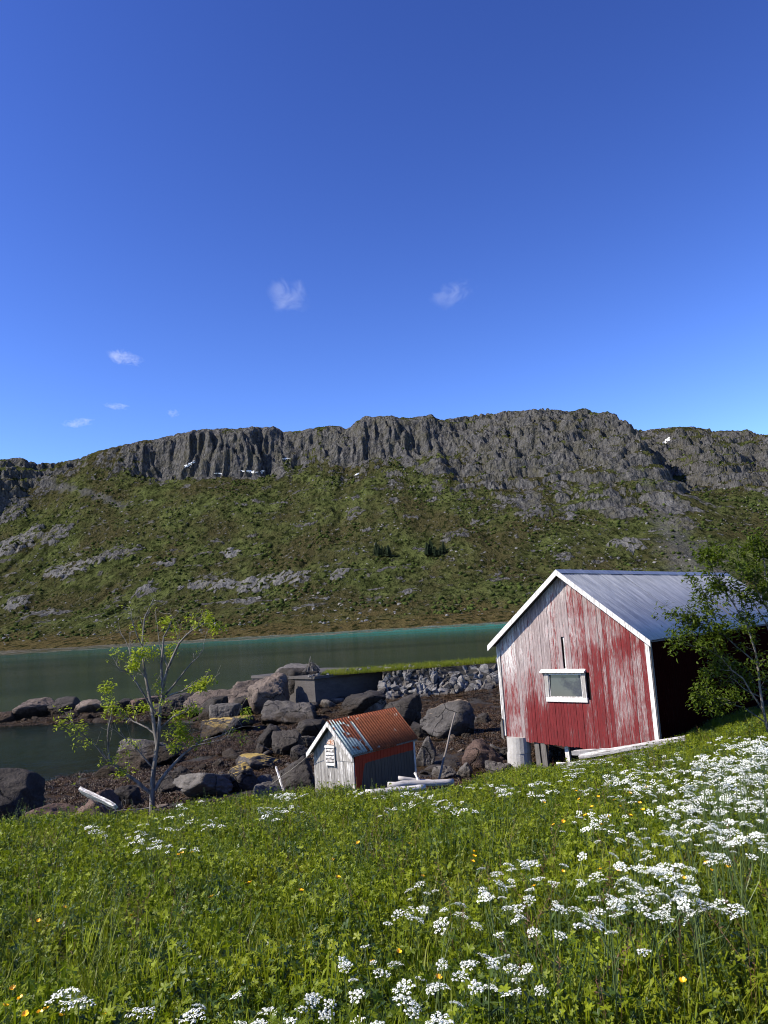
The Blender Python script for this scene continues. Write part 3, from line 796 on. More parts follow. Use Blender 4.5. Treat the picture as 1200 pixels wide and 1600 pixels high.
vbox(.45, .71, -.040, -.036, .74, 1.15, 'vent_back', mat_dark, vent)
vbox(.435, .455, -.07, -.036, .72, 1.15, 'vent_frame', mat_white_trim, vent)
vbox(.705, .725, -.07, -.036, .72, 1.15, 'vent_frame', mat_white_trim, vent)
vbox(.43, .73, -.085, -.036, 1.15, 1.20, 'vent_frame', mat_white_board, vent)
for k in range(5):
    z = .75 + k * .08
    mb = MB(); mb.hexa([(.456, -.075, z), (.704, -.075, z), (.704, -.042, z + .03), (.456, -.042, z + .03), (.456, -.075, z + .035), (.704, -.075, z + .035), (.704, -.042, z + .06), (.456, -.042, z + .06)])
    mb.build('slat', mat_white_trim, vent)
# a burst board above the vent
mb = MB(); mb.hexa([(.47, -.05, 1.24), (.72, -.06, 1.22), (.72, -.036, 1.22), (.47, -.036, 1.24), (.50, -.05, 1.34), (.70, -.055, 1.33), (.70, -.036, 1.33), (.50, -.036, 1.34)])
m = Mat('flaking_bare_patch'); mat_flake = m.done(m.bsdf(m.mix(m.ramp(m.noise(m.ob(), 16, 4), [(.4, 0), (.6, 1)]), (.28, .11, .05), (.5, .42, .36)), .9, m.bump(m.noise(m.ob(), 20, 3), .8, .02), .1))
mb.build('flaking_patch', mat_flake, shed)
# side walls: red paint above, bare grey-brown boards below on the long wall
m = Mat('shed_side_paint'); o_ = m.ob()
sep = m.n('SeparateXYZ', i_0=o_)
nn_ = m.noise(o_, 9, 4)
lim = m.ramp(m.math('MULTIPLY', sep.outputs[1], .4), [(.0, .2), (.08, .35), (.11, .62), (.14, .80), (.95, .80)])
f = m.ramp(m.math('SUBTRACT', m.math('ADD', sep.outputs[2], m.math('MULTIPLY', nn_, .05)), m.math('MULTIPLY', lim, 1.0)), [(.0, 0), (.012, 1)])
gr = m.noise(m.scale(o_, (30, 30, 2)), 1, 4)
mat_shed_side = m.done(m.bsdf(m.mix(f, m.mix(gr, (.036, .030, .025), (.11, .094, .080)), m.mix(nn_, (.20, .024, .011), (.30, .040, .017))), .85, m.bump(gr, .5, .006), .15))
for (a, b, mt) in ((SW - .004, SW + .014, mat_shed_side), (-.014, .004, mat_grey_boards)):
    v = .012
    while v < SD - .02:
        w = min(rs_.uniform(.09, .14), SD - v)
        board('side_plank', mt, shed, a + rs_.uniform(0, .004), b + rs_.uniform(0, .006), v, v + w - .008, -.75, -.75, SH - .06, SH - .06)
        v += w
board('corner_board', mat_white_trim, shed, SW + .004, SW + .03, SD - .03, SD + .03, -.75, -.75, SH - .06, SH - .08)
mb = MB(); mb.add([(0, SD, -.75), (SW, SD, -.75), (SW, SD, SH - .06), (SW/2, SD, SA - .06), (0, SD, SH - .06), (0, SD + .02, -.75), (SW, SD + .02, -.75), (SW, SD + .02, SH - .06), (SW/2, SD + .02, SA - .06), (0, SD + .02, SH - .06)],
       [(4,3,2,1,0), (5,6,7,8,9), (1,6,5,0), (2,7,6,1), (3,8,7,2), (4,9,8,3), (0,5,9,4)])
mb.build('back_wall', mat_grey_boards, shed)
sroof = empty('roof'); sroof.parent = shed
cs2, sn2 = 1 / math.hypot(1, SSL), SSL / math.hypot(1, SSL)
sl2 = (SW/2 + SOE) / cs2
for side in (1, -1):
    def fr(x, s, side=side): return np.array([SW/2 + side * s * cs2, x, SA + .045 - s * sn2]), np.array([side * sn2, 0, cs2])
    edges = [-SOV - .01, .62, 1.44, SD + .12]
    for k in range(3):
        def fr2(xx, s, k=k):
            p, nn = fr(xx, s); return p + nn * (.005 * (k % 2)), nn
        corrugated('roof_sheet', mat_rust, sroof, edges[k], edges[k+1] + .04, sl2 + [.0, .03, .0][k],   .094, .034, fr2,
                   extra=(lambda x, s, k=k: [.80 - .9 * max(0, x + .16), -.25, -.25][k] + (.5 if k == 0 and x > .50 else 0)))
    mb = MB(); e = SW/2 + SOE - .01
    mb.hexa([(SW/2, -SOV + .03, SA - .01), (SW/2 + side*e, -SOV + .03, SA - .01 - e*SSL), (SW/2 + side*e, SD + .1, SA - .01 - e*SSL), (SW/2, SD + .1, SA - .01),
             (SW/2, -SOV + .03, SA + .02), (SW/2 + side*e, -SOV + .03, SA + .02 - e*SSL), (SW/2 + side*e, SD + .1, SA + .02 - e*SSL), (SW/2, SD + .1, SA + .02)])
    mb.build('roof_boarding', mat_post, sroof)
    mb = MB(); e = SW/2 + SOE + .02
    mb.hexa([(SW/2, -SOV - .025, SA - .07), (SW/2 + side*e, -SOV - .025, SA - .07 - e*SSL), (SW/2 + side*e, -SOV, SA - .07 - e*SSL), (SW/2, -SOV, SA - .07),
             (SW/2, -SOV - .025, SA + .045), (SW/2 + side*e, -SOV - .025, SA + .045 - e*SSL), (SW/2 + side*e, -SOV, SA + .045 - e*SSL), (SW/2, -SOV, SA + .045)])
    mb.build('barge_board', mat_white_board if side == 1 else mat_white_trim, sroof)
mb = MB()
for side in (1, -1):
    mb.hexa([(SW/2, -SOV, SA + .063), (SW/2 + side*.09, -SOV, SA + .063 - .09*SSL), (SW/2 + side*.09, SD + .13, SA + .063 - .09*SSL), (SW/2, SD + .13, SA + .063),
             (SW/2, -SOV, SA + .068), (SW/2 + side*.09, -SOV, SA + .068 - .09*SSL), (SW/2 + side*.09, SD + .13, SA + .068 - .09*SSL), (SW/2, SD + .13, SA + .068)])
mb.build('ridge_cap', mat_rust, sroof)
# ------------------------------------------------------------------ boulders and bedrock of the foreshore
def ico(sub):
    t = (1 + 5 ** .5) / 2
    v = [np.array(p, float) / math.sqrt(1 + t*t) for p in [(-1,t,0),(1,t,0),(-1,-t,0),(1,-t,0),(0,-1,t),(0,1,t),(0,-1,-t),(0,1,-t),(t,0,-1),(t,0,1),(-t,0,-1),(-t,0,1)]]
    f = [(0,11,5),(0,5,1),(0,1,7),(0,7,10),(0,10,11),(1,5,9),(5,11,4),(11,10,2),(10,7,6),(7,1,8),(3,9,4),(3,4,2),(3,2,6),(3,6,8),(3,8,9),(4,9,5),(2,4,11),(6,2,10),(8,6,7),(9,8,1)]
    for _ in range(sub):
        cache = {}; nf = []
        def mid(a, b):
            k = (min(a, b), max(a, b))
            if k not in cache:
                q = v[a] + v[b]; v.append(q / np.linalg.norm(q)); cache[k] = len(v) - 1
            return cache[k]
        for a, b, c in f:
            x, y, z = mid(a, b), mid(b, c), mid(c, a)
            nf += [(a,x,z),(b,y,x),(c,z,y),(x,y,z)]
        f = nf
    return np.array(v), np.array(f)
_ICO = {k: ico(k) for k in (1, 2, 3, 4)}

def rock_verts(seed, size, sub=3, sharp=9, cuts=11, rough=.07, flat=False):
    """an angular block: a ball trimmed by random planes, then weathered"""
    r = np.random.RandomState(seed)
    v, f = _ICO[sub]
    nrm = r.normal(size=(cuts, 3)); nrm /= np.linalg.norm(nrm, axis=1)[:, None]
    if flat: nrm[0] = (.15 * r.normal(), .15 * r.normal(), 1)
    nrm /= np.linalg.norm(nrm, axis=1)[:, None]
    d = r.uniform(.45, .92, cuts); sharp = sharp * 4.6
    dots = v @ nrm.T
    lim = np.where(dots > .05, d / np.maximum(dots, .05), 9.0)
    rad = -np.log(np.exp(-np.minimum(lim, 1.5) * sharp).sum(1) + np.exp(-1.3 * sharp)) / sharp
    rad = rad / rad.mean()
    p = v * rad[:, None]
    o = r.rand(3) * 50
    p = p + v * (rough * (fbm(p[:, 0] * 2.2 + o[0], p[:, 1] * 2.2 + p[:, 2] * 1.7 + o[1], 610, 4)[:, None]
                          + .6 * (ridged(p[:, 0] * 1.6 + o[2], p[:, 2] * 2.6 + p[:, 1] * .9, 620, 4)[:, None] - .5) - .5 * sst(.80, .95, ridged(p[:, 0] * .9 + o[1], p[:, 2] * 1.3 + p[:, 1] * .7 + o[0], 640, 2))[:, None]))
    p = p + v * (.03 * fbm(p[:, 0] * 6 + o[1], p[:, 1] * 6 + p[:, 2] * 5 + o[2], 650, 4, .65)[:, None]) * (rough > .06)
    lo, hi = p.min(0), p.max(0)
    p = (p - (lo + hi) / 2) / (hi - lo)
    return p * np.asarray(size), f

def rock_mat(name, a, b, lichen=None, lf=(.6, .7), rough=.85, dry=False):
    m = Mat(name); o = m.pos(); rnd = m.rand()
    n1 = m.noise(o, 1.6, 7, .65); n2 = m.noise(o, 9, 6, .7); n3 = m.noise(m.scale(o, (1, 1, 3.5)), 2.4, 5, .6, .8)
    c = m.mix(m.ramp(m.math('ADD', m.math('MULTIPLY', n1, .6), m.math('MULTIPLY', n2, .4)), [(.36, 0), (.64, 1)]), a, b)
    c = m.mix(m.ramp(n3, [(.62, 0), (.74, .7)]), c, tuple(x * .3 for x in a))
    c = m.mix(.7, c, m.mix(rnd, (.35, .33, .32), (.62, .60, .58)), 'OVERLAY')
    if lichen:
        up = m.n('SeparateXYZ', i_0=m.n('NewGeometry').outputs['Normal']).outputs[2]
        f = m.math('MULTIPLY', m.ramp(up, [(.75, 0), (.92, 1)]), m.ramp(m.noise(o, 1.1, 5, .6), [(lf[0] - .16, 0), (lf[1] - .16, 1)]))
        c = m.mix(f, c, lichen)
    if not dry:      # dark weed and damp below the tide line
        zz = m.n('SeparateXYZ', i_0=o).outputs[2]
        tide = m.ramp(m.math('ADD', m.math('MULTIPLY', zz, .4), m.math('MULTIPLY', m.math('SUBTRACT', n1, .5), .5)), [(.22, 1), (.36, 0)])
        c = m.mix(m.math('MULTIPLY', tide, .85), c, m.mix(n2, (.010, .007, .004), (.040, .025, .012)))
    cr = m.n('TexVoronoi', feature='DISTANCE_TO_EDGE', i_Vector=m.n('VectorMath', operation='ADD', i_0=o, i_1=m.n('VectorMath', operation='SCALE', i_0=m.n('TexNoise', i_Vector=o, i_Scale=1.3, i_Detail=4).outputs[1], i_Scale=.7).outputs[0]).outputs[0], i_Scale=.9).outputs[0]
    crk = m.math('MAXIMUM', m.ramp(cr, [(.0, 0), (.022, 1)]), m.ramp(m.noise(o, .7, 3), [(.46, 0), (.54, 1)]))
    c = m.mix(m.math('SUBTRACT', 1.0, crk), c, tuple(x * .45 for x in a))
    return m.done(m.bsdf(c, rough, m.bump(m.math('ADD', m.math('ADD', n2, m.math('MULTIPLY', n3, .8)), m.math('MULTIPLY', crk, .8)), 1.0, .12), .2))
mat_rk_dark = rock_mat('dark_shore_rock', (.020, .0175, .016), (.060, .053, .047))
mat_rk_grey = rock_mat('grey_shore_rock', (.050, .046, .042), (.165, .152, .138))
mat_rk_brown = rock_mat('brown_shore_rock', (.066, .053, .044), (.205, .165, .138))
mat_rk_pink = rock_mat('pinkish_rock', (.060, .040, .033), (.165, .112, .088))
mat_rk_tan = rock_mat('tan_topped_rock', (.045, .042, .040), (.12, .112, .105), (.27, .20, .14), (.5, .62))
mat_rk_lichen = rock_mat('lichen_topped_rock', (.040, .036, .034), (.105, .095, .088), (.34, .24, .07), (.52, .58))
mat_rk_wall = rock_mat('breakwater_stone', (.085, .084, .083), (.27, .265, .26), dry=True)
MATS = dict(d=mat_rk_dark, g=mat_rk_grey, b=mat_rk_brown, p=mat_rk_pink, t=mat_rk_tan, l=mat_rk_lichen)

rock_n = [700]
def rock(box, mt, label, name='boulder', depth=1.0, sub=4, flat=False, Y=None, rough=.07, cuts=11, sink=.2, rz=None, group='rocks of the foreshore'):
    """box: where the rock shows in the photograph (left, top, right, bottom); its foot stands on the ground there"""
    x0, y0, x1, y1 = box
    rock_n[0] += 1
    if Y is None:
        p = on_ground((x0 + x1) / 2, y1); Yc = p[1]
    else: Yc = Y
    w = (x1 - x0) / FPX * Yc; h = (y1 - y0) / FPX * Yc
    dy = w * depth
    c = at((x0 + x1) / 2, (y0 + y1) / 2, Yc + dy * .35)
    vs, fs = rock_verts(rock_n[0], (w * 1.06, dy, h * (1 + sink) * 1.04), sub, 9, cuts, rough, flat)
    o = obj(name, mesh(name, vs, fs, MATS[mt], sub >= 3), None, c - np.array([0, 0, h * sink * .5]))
    o.rotation_euler = (0, ROLL * 0, 0)
    tag(o, label, 'rock', group)
    return o
RL = [
 # bedrock rising to the breakwater
 ((305, 1078, 392, 1112), 'b', 'long brown bedrock slab at the low end of the rocky point', 1.2, True),
 ((360, 1064, 436, 1100), 'b', 'brown cracked slab between the low slab and the blocky outcrop', 1.0, True),
 ((392, 1056, 444, 1113), 'b', 'upright sunlit brown block in the middle of the rocky point', .9, False),
 ((430, 1046, 494, 1098), 'd', 'big dark block against the end of the concrete quay', .9, False),
 ((434, 1040, 500, 1066), 'g', 'flat grey ledge on top of the rocky point beside the quay', 1.2, True),
 ((312, 1092, 352, 1132), 'd', 'steep dark rock face below the low brown slab', .8, False),
 ((256, 1086, 312, 1116), 'd', 'low dark rock where the rocky point meets the cove', 1.0, False),
 ((234, 1102, 268, 1126), 'd', 'dark rounded rock behind the bare tree near the cove', 1.0, False),
 ((330, 1102, 372, 1134), 'g', 'grey broken rock in front of the upright brown block', .8, False),
 ((370, 1090, 402, 1116), 'd', 'dark wedge of rock under the cracked slab', .8, False),
 ((418, 1094, 492, 1128), 'g', 'wide smooth grey slab below the concrete quay', 1.3, True),
 ((462, 1124, 512, 1156), 'd', 'dark boulder beside the smooth slab, behind the shed', 1.0, False),
 ((402, 1132, 446, 1172), 'd', 'dark rounded boulder, left one of the pair on the seaweed', 1.0, False),
 ((426, 1142, 470, 1184), 'd', 'dark rounded boulder, right one of the pair on the seaweed', 1.0, False),
 ((398, 1162, 428, 1182), 'd', 'small dark stone in front of the boulder pair', 1.0, False),
 ((454, 1166, 486, 1192), 'd', 'dark stone close to the left wall of the shed', 1.0, False),
 ((460, 1148, 496, 1174), 'g', 'grey stone just behind the shed gable', 1.0, False),
 ((364, 1178, 440, 1206), 'l', 'low rock with a bright yellow lichen top, nearer of the two', 1.2, True),
 ((316, 1120, 394, 1148), 'l', 'low rock with a yellow lichen top out on the seaweed', 1.2, True),
 ((355, 1194, 404, 1236), 'l', 'dark rock with a small yellow patch near the meadow edge', 1.0, False),
 ((418, 1186, 494, 1240), 'd', 'broad dark rock by the meadow, left of the shed', 1.0, False),
 ((268, 1204, 360, 1250), 'g', 'large sloping grey rock at the meadow edge by the tree', 1.1, False),
 ((268, 1198, 302, 1228), 'd', 'dark boulder on top of the sloping grey rock', .9, False),
 ((246, 1214, 278, 1244), 'd', 'dark stone right beside the tree trunk', 1.0, False),
 ((186, 1152, 278, 1198), 'g', 'wide grey boulder standing in the shallows behind the tree', .9, False),
 ((332, 1186, 350, 1200), 'g', 'small grey stone alone on the seaweed flat', 1.0, False),
 ((396, 1224, 446, 1252), 'g', 'flat grey stone half in the grass by the white stake', 1.0, True),
 # around and behind the shed
 ((658, 1094, 738, 1156), 't', 'huge rounded boulder with a tan top below the breakwater', 1.0, False),
 ((600, 1086, 658, 1138), 'd', 'dark square block between the shed roof and the breakwater', .9, False),
 ((528, 1080, 602, 1120), 'd', 'dark jagged boulder above the shed ridge', 1.0, False),
 ((566, 1086, 604, 1118), 'g', 'grey rock beside the dark jagged boulder', .8, False),
 ((646, 1152, 680, 1198), 'g', 'upright grey rock at the right wall of the shed', .9, False),
 ((722, 1156, 792, 1204), 'p', 'reddish brown boulder between leaning pole and barn', 1.0, False),
 ((640, 1130, 668, 1156), 'd', 'dark stone at the foot of the huge rounded boulder', 1.0, False),
 ((676, 1196, 712, 1220), 'g', 'small grey stone at the foot of the leaning pole', 1.0, False),
 ((712, 1192, 738, 1220), 'g', 'pointed grey stone between the pole and the barn pillar', 1.0, False),
 ((760, 1190, 802, 1222), 'g', 'pale grey stone leaning at the barn pillar', 1.0, False),
 ((745, 1115, 770, 1132), 'd', 'dark stone on the weed below the stone rubble', 1.0, False),
 ((460, 1062, 494, 1094), 'g', 'grey rock at the foot of the quay corner', .9, False),
 ((778, 1168, 800, 1192), 'd', 'dark stone behind the barn pillar', 1.0, False),
 ((858, 1164, 892, 1190), 'g', 'grey foundation stone under the barn gable', .8, False),
 # left shore
 ((-70, 1206, 60, 1306), 'd', 'large dark boulder cut by the left edge beside the meadow', .8, False),
 ((48, 1258, 120, 1294), 'p', 'low pinkish rock beside the large dark boulder', .8, False),
 ((118, 1238, 182, 1290), 'p', 'tan rock carrying the white driftwood plank', .8, False),
 ((174, 1228, 220, 1264), 'd', 'dark round rock next to the driftwood plank', .9, False),
 ((150, 1196, 200, 1214), 'd', 'seaweed-black rock at the edge of the cove', 1.0, False),
 ((200, 1180, 246, 1206), 'b', 'brown rock between tree trunk and cove', 1.0, False),
 # the skerry across the cove
 ((24, 1092, 84, 1124), 'b', 'largest pale-fronted rock of the skerry across the cove', 1.0, False),
 ((78, 1090, 124, 1118), 'd', 'dark rock in the middle of the skerry', 1.0, False),
 ((120, 1092, 172, 1114), 'b', 'low brown rock of the skerry, nearest the tree', 1.0, False),
 ((-10, 1112, 24, 1130), 'p', 'small pinkish rock at the left tip of the skerry', 1.0, False),
 ((140, 1090, 152, 1098), 'l', 'tiny pale lichen-topped stone on the skerry crest', 1.0, False),
 ((168, 1092, 214, 1116), 'd', 'dark rock joining the skerry to the rocky point', 1.0, False),
 ((205, 1088, 262, 1112), 'p', 'reddish slab joining the skerry to the rocky point', 1.1, True),
]
for (bx, mt, lb, dp, fl) in RL:
    far = bx[3] < 1130
    if bx[3] <= 1134 and bx[2] < 520 and bx[0] > 220:
        gx_ = (bx[2] - bx[0]) * .08; fl = True; bx = (bx[0] - gx_, bx[1] - 2, bx[2] + gx_, bx[3] + 3)
    rock(bx, mt, lb, 'flat_rock' if fl else 'boulder', dp, 4, fl, None, .14 if fl else .12)

# loose stones, many alike
rr = random.Random(77)
variants = []
for k in range(8):
    vs, fs = rock_verts(900 + k, (1, .9, .7), 2, 9, 9, .08)
    variants.append((vs, fs))
small_meshes = {}
def small_stone(p, s, mt, label, group):
    k = rr.randrange(8)
    if (k, mt) not in small_meshes:
        small_meshes[(k, mt)] = mesh('stone', variants[k][0], variants[k][1], MATS[mt], True)
    o = obj('stone', small_meshes[(k, mt)], None, (p[0], p[1], p[2] + s * .12), (rr.uniform(-.3, .3), rr.uniform(-.3, .3), rr.uniform(0, 6.28)), (s * rr.uniform(.8, 1.3), s * rr.uniform(.8, 1.2), s * rr.uniform(.6, 1)))
    tag(o, label, 'stone', group)
for (x0, y0, x1, y1, n, s0, s1, mts, lb, gp) in [
    (300, 1110, 520, 1235, 100, .16, .8, 'ddg', 'small loose stone on the seaweed flat left of the shed', 'stones left of the shed'),
    (645, 1110, 785, 1215, 50, .16, .75, 'ddgb', 'small loose stone on the weedy shore between shed and barn', 'stones between shed and barn'),
    (180, 1200, 330, 1265, 24, .12, .35, 'dgb', 'small stone around the foot of the bare tree', 'stones by the tree'),
    (0, 1096, 300, 1130, 56, .3, 1.2, 'ddbp', 'small rock along the skerry across the cove', 'small rocks of the skerry'),
    (310, 1066, 600, 1112, 90, .35, 1.4, 'dgbb', 'small broken rock on the rocky point below the quay', 'broken rocks on the point'),
    (810, 1165, 900, 1190, 10, .2, .4, 'gd', 'small stone under the raised barn gable', 'stones under the barn')]:
    for _ in range(n):
        p = on_ground(rr.uniform(x0, x1), rr.uniform(y0, y1))
        small_stone(p, s0 + (s1 - s0) * rr.random() ** 2.2, rr.choice(mts), lb, gp)

# ------------------------------------------------------------------ the breakwater: concrete quay and tipped stones
q0, q1 = at(492, 1060, 50.0), at(606, 1060, 54.5)
ztop = 2.52
brk = empty('breakwater', (q0[0], q0[1], 0.0))
tag(brk, 'old breakwater of tipped grey stones with a concrete quay face', 'breakwater')
def loc(p): return np.asarray(p, float) - np.array([q0[0], q0[1], 0])
e_ = np.array([q1[0] - q0[0], q1[1] - q0[1]]); e_ /= np.linalg.norm(e_); n_ = np.array([-e_[1], e_[0]])
mb = MB()
def qp(a, b, z): return loc((q0[0] + e_[0]*a + n_[0]*b, q0[1] + e_[1]*a + n_[1]*b, z))
QL = np.linalg.norm(q1[:2] - q0[:2])
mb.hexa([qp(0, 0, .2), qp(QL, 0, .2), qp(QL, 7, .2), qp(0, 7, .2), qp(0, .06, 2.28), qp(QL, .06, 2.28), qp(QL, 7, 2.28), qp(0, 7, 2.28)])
m = Mat('dark_quay_concrete'); o_ = m.pos()  # dark grey mottled concrete, the same on wall and coping
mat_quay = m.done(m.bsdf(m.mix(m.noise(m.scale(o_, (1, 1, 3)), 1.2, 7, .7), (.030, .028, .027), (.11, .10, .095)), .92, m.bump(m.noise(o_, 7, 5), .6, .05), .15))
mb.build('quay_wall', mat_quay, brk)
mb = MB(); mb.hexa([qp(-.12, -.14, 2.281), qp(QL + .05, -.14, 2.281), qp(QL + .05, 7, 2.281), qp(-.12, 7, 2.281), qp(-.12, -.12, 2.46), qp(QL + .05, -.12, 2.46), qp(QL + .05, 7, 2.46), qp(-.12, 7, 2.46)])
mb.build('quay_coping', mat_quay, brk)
# body under the stones and the grassed top
m = Mat('breakwater_fill'); mat_fill = m.done(m.bsdf(m.mix(m.noise(m.pos(), 2, 5), (.012, .012, .012), (.05, .048, .045)), .95, None, .1))
g0, g1 = at(604, 1060, 53.0), at(860, 1060, 54.5)
mb = MB(); mb.hexa([loc((g0[0], g0[1] - 2.6, .1)), loc((g1[0] + 4, g1[1] - 2.6, .1)), loc((g1[0] + 4, g1[1] + 6, .1)), loc((g0[0], g0[1] + 6, .1)),
                    loc((g0[0], g0[1] - .1, 2.35)), loc((g1[0] + 4, g1[1] - .1, 2.35)), loc((g1[0] + 4, g1[1] + 5, 2.4)), loc((g0[0], g0[1] + 5, 2.4))])
mb.build('rubble_core', mat_fill, brk)
import bmesh
def hull_stone(seed, n=13):
    r = np.random.RandomState(seed); bm = bmesh.new()
    for q in r.normal(size=(n, 3)):
        q = q / np.linalg.norm(q) * r.uniform(.42, .60) * np.array([1, .9, .8]); bm.verts.new(q)
    res = bmesh.ops.convex_hull(bm, input=bm.verts)
    bmesh.ops.delete(bm, geom=list(set(res['geom_interior'] + res['geom_unused'])), context='VERTS')
    bm.verts.index_update(); v = [tuple(q.co) for q in bm.verts]; f = [tuple(q.index for q in p.verts) for p in bm.faces]; bm.free()
    return v, f
stone_v = [hull_stone(1200 + k, 12 + k % 5) for k in range(14)]
stone_m = [mesh('stone', v, f, mat_rk_wall) for v, f in stone_v]
stone_md = [mesh('stone', v, f, mat_rk_grey) for v, f in stone_v]
cnt = 0
rows = 12
for r_ in range(rows):
    t = r_ / (rows - 1)
    x = g0[0] - .1 - .8 * (1 - t) * rr.random()
    while x < g1[0] - 1.2 and cnt < 274:
        s = rr.uniform(.46, .86) * (1.15 - .35 * t) * (1 if rr.random() > .12 else 1.45)
        yb = np.interp(x, [g0[0], g1[0]], [g0[1], g1[1]]) - 2.7 + 2.75 * t + rr.uniform(-.15, .15)
        z = .30 + t * 2.05 + rr.uniform(-.12, .12)
        mm_ = rr.choice(stone_m) if rr.random() < .42 + .4 * t else rr.choice(stone_md)
        obj('stone', mm_, brk, loc((x, yb, z)), (rr.uniform(0, 6.28), rr.uniform(0, 6.28), rr.uniform(0, 6.28)), (s * rr.uniform(.9, 1.45), s * rr.uniform(.85, 1.2), s * rr.uniform(.6, 1.0)))
        cnt += 1
        x += s * .66
# coping pebbles along the quay edge
for k in range(26):
    a = rr.uniform(-.5, QL)
    s = rr.uniform(.15, .38)
    p = qp(a, rr.uniform(-.05, .5), 2.5)
    obj('stone', rr.choice(stone_m), brk, p, (rr.random()*6, rr.random()*6, rr.random()*6), (s, s, s * .7))

# seaweed lying in clumps over the flat
def clump(seed):
    r = np.random.RandomState(seed); mb = MB()
    for k in range(34):
        a = r.uniform(0, 6.28); L = r.uniform(.08, .2); w = r.uniform(.006, .014)
        pts = []
        x, y, z = r.normal(0, .09), r.normal(0, .09), .03
        for s in range(4):
            pts.append((x, y, z)); a += r.normal(0, .6)
            x += math.cos(a) * L / 3; y += math.sin(a) * L / 3; z = .02 + .07 * r.rand() * (1 if s < 2 else .3)
        v, f = [], []
        for i, p in enumerate(pts):
            d = np.array([-math.sin(a), math.cos(a), r.normal(0, .4)]) * w
            v += [np.array(p) - d, np.array(p) + d]
        for i in range(3): f.append((2*i, 2*i+1, 2*i+3, 2*i+2))
        mb.add(v, f)
    return mb
m = Mat('bladderwrack'); rnd = m.rand(); o_ = m.pos()
cw = m.mix(rnd, (.008, .005, .0025), (.045, .023, .008)); cw = m.mix(m.ramp(m.noise(o_, .8, 4), [(.4, 0), (.65, 1)]), cw, m.mix(.5, cw, (.075, .04, .014)))
mat_weed = m.done(m.bsdf(cw, .55, None, .3))
# ------------------------------------------------------------------ scatter: points that carry copies of a small mesh (only for uncountable stuff)
def scatter(name, pts, rots, scales, sources, kind_label, mat_unused=None):
    """one stuff object: each point carries one of the source meshes, turned and scaled"""
    pts = np.asarray(pts, dtype=np.float32)
    n = len(pts)
    me = bpy.data.meshes.new(name)
    me.vertices.add(n); me.vertices.foreach_set('co', pts.ravel())
    a = me.attributes.new('rot', 'FLOAT_VECTOR', 'POINT'); a.data.foreach_set('vector', np.asarray(rots, dtype=np.float32).ravel())
    a = me.attributes.new('scl', 'FLOAT', 'POINT'); a.data.foreach_set('value', np.asarray(scales, dtype=np.float32).ravel())
    a = me.attributes.new('pick', 'INT', 'POINT'); a.data.foreach_set('value', (np.arange(n) * 7919 % len(sources)).astype(np.int32))
    me.update()
    o = obj(name, me)
    src = bpy.data.collections.new(name + '_kinds')
    for k, s in enumerate(sources):
        so = bpy.data.objects.new('%s_kind_%02d' % (name, k), s); src.objects.link(so)
    ng = bpy.data.node_groups.new(name, 'GeometryNodeTree')
    ng.interface.new_socket('Geometry', in_out='INPUT', socket_type='NodeSocketGeometry')
    ng.interface.new_socket('Geometry', in_out='OUTPUT', socket_type='NodeSocketGeometry')
    N, L = ng.nodes, ng.links
    gi, go = N.new('NodeGroupInput'), N.new('NodeGroupOutput')
    ci = N.new('GeometryNodeCollectionInfo'); ci.inputs['Collection'].default_value = src
    ci.inputs['Separate Children'].default_value = True; ci.inputs['Reset Children'].default_value = True
    iop = N.new('GeometryNodeInstanceOnPoints'); iop.inputs['Pick Instance'].default_value = True
    def na(nm, typ):
        q = N.new('GeometryNodeInputNamedAttribute'); q.data_type = typ; q.inputs['Name'].default_value = nm; return q.outputs[0]
    e2r = N.new('FunctionNodeEulerToRotation')
    L.new(na('rot', 'FLOAT_VECTOR'), e2r.inputs[0])
    L.new(gi.outputs[0], iop.inputs['Points']); L.new(ci.outputs[0], iop.inputs['Instance'])
    L.new(na('pick', 'INT'), iop.inputs['Instance Index']); L.new(e2r.outputs[0], iop.inputs['Rotation'])
    L.new(na('scl', 'FLOAT'), iop.inputs['Scale'])
    L.new(iop.outputs[0], go.inputs[0])
    md = o.modifiers.new('scatter', 'NODES'); md.node_group = ng
    tag(o, kind_label[0], None, None, 'stuff')
    return o

def visible_xy(n, seed, y0, y1, margin=.06, power=1.0):
    """random ground points inside the view wedge, thinning out with distance"""
    r = np.random.RandomState(seed)
    y = y0 + (y1 - y0) * r.rand(n) ** power
    x = (r.rand(n) * 2 - 1) * (.5 + margin + .3 / np.maximum(y, .6)) * y * 1.06 + .02 * y
    return x, y, r

def gz_many(x, y):
    i = np.clip(np.searchsorted(_gy, y) - 1, 0, len(_gy) - 2); j = np.clip(np.searchsorted(_gx, x) - 1, 0, len(_gx) - 2)
    a = (y - _gy[i]) / (_gy[i+1] - _gy[i]); b = (x - _gx[j]) / (_gx[j+1] - _gx[j])
    return (GZ[i,j]*(1-b)+GZ[i,j+1]*b)*(1-a) + (GZ[i+1,j]*(1-b)+GZ[i+1,j+1]*b)*a

weed_src = [clump(1300 + k).mesh('seaweed_tuft', mat_weed) for k in range(5)]
x, y, r = visible_xy(42000, 5, 16, 62, .06, .8)
z = gz_many(x, y); keep = (meadow_mask(x, y) < .3) & (z > -.12) & (z < 1.3) & (fbm(x / 3.0, y / 3.0, 33, 3) > -.18 - .0 * y)
x, y, z = x[keep], y[keep], z[keep]
scatter('seaweed', np.stack([x, y, z + .01], -1), np.stack([r.normal(0, .15, len(x)), r.normal(0, .15, len(x)), r.rand(len(x)) * 6.28], -1), r.uniform(.5, 1.2, len(x)), weed_src, ['brown bladderwrack covering the tidal flat'])
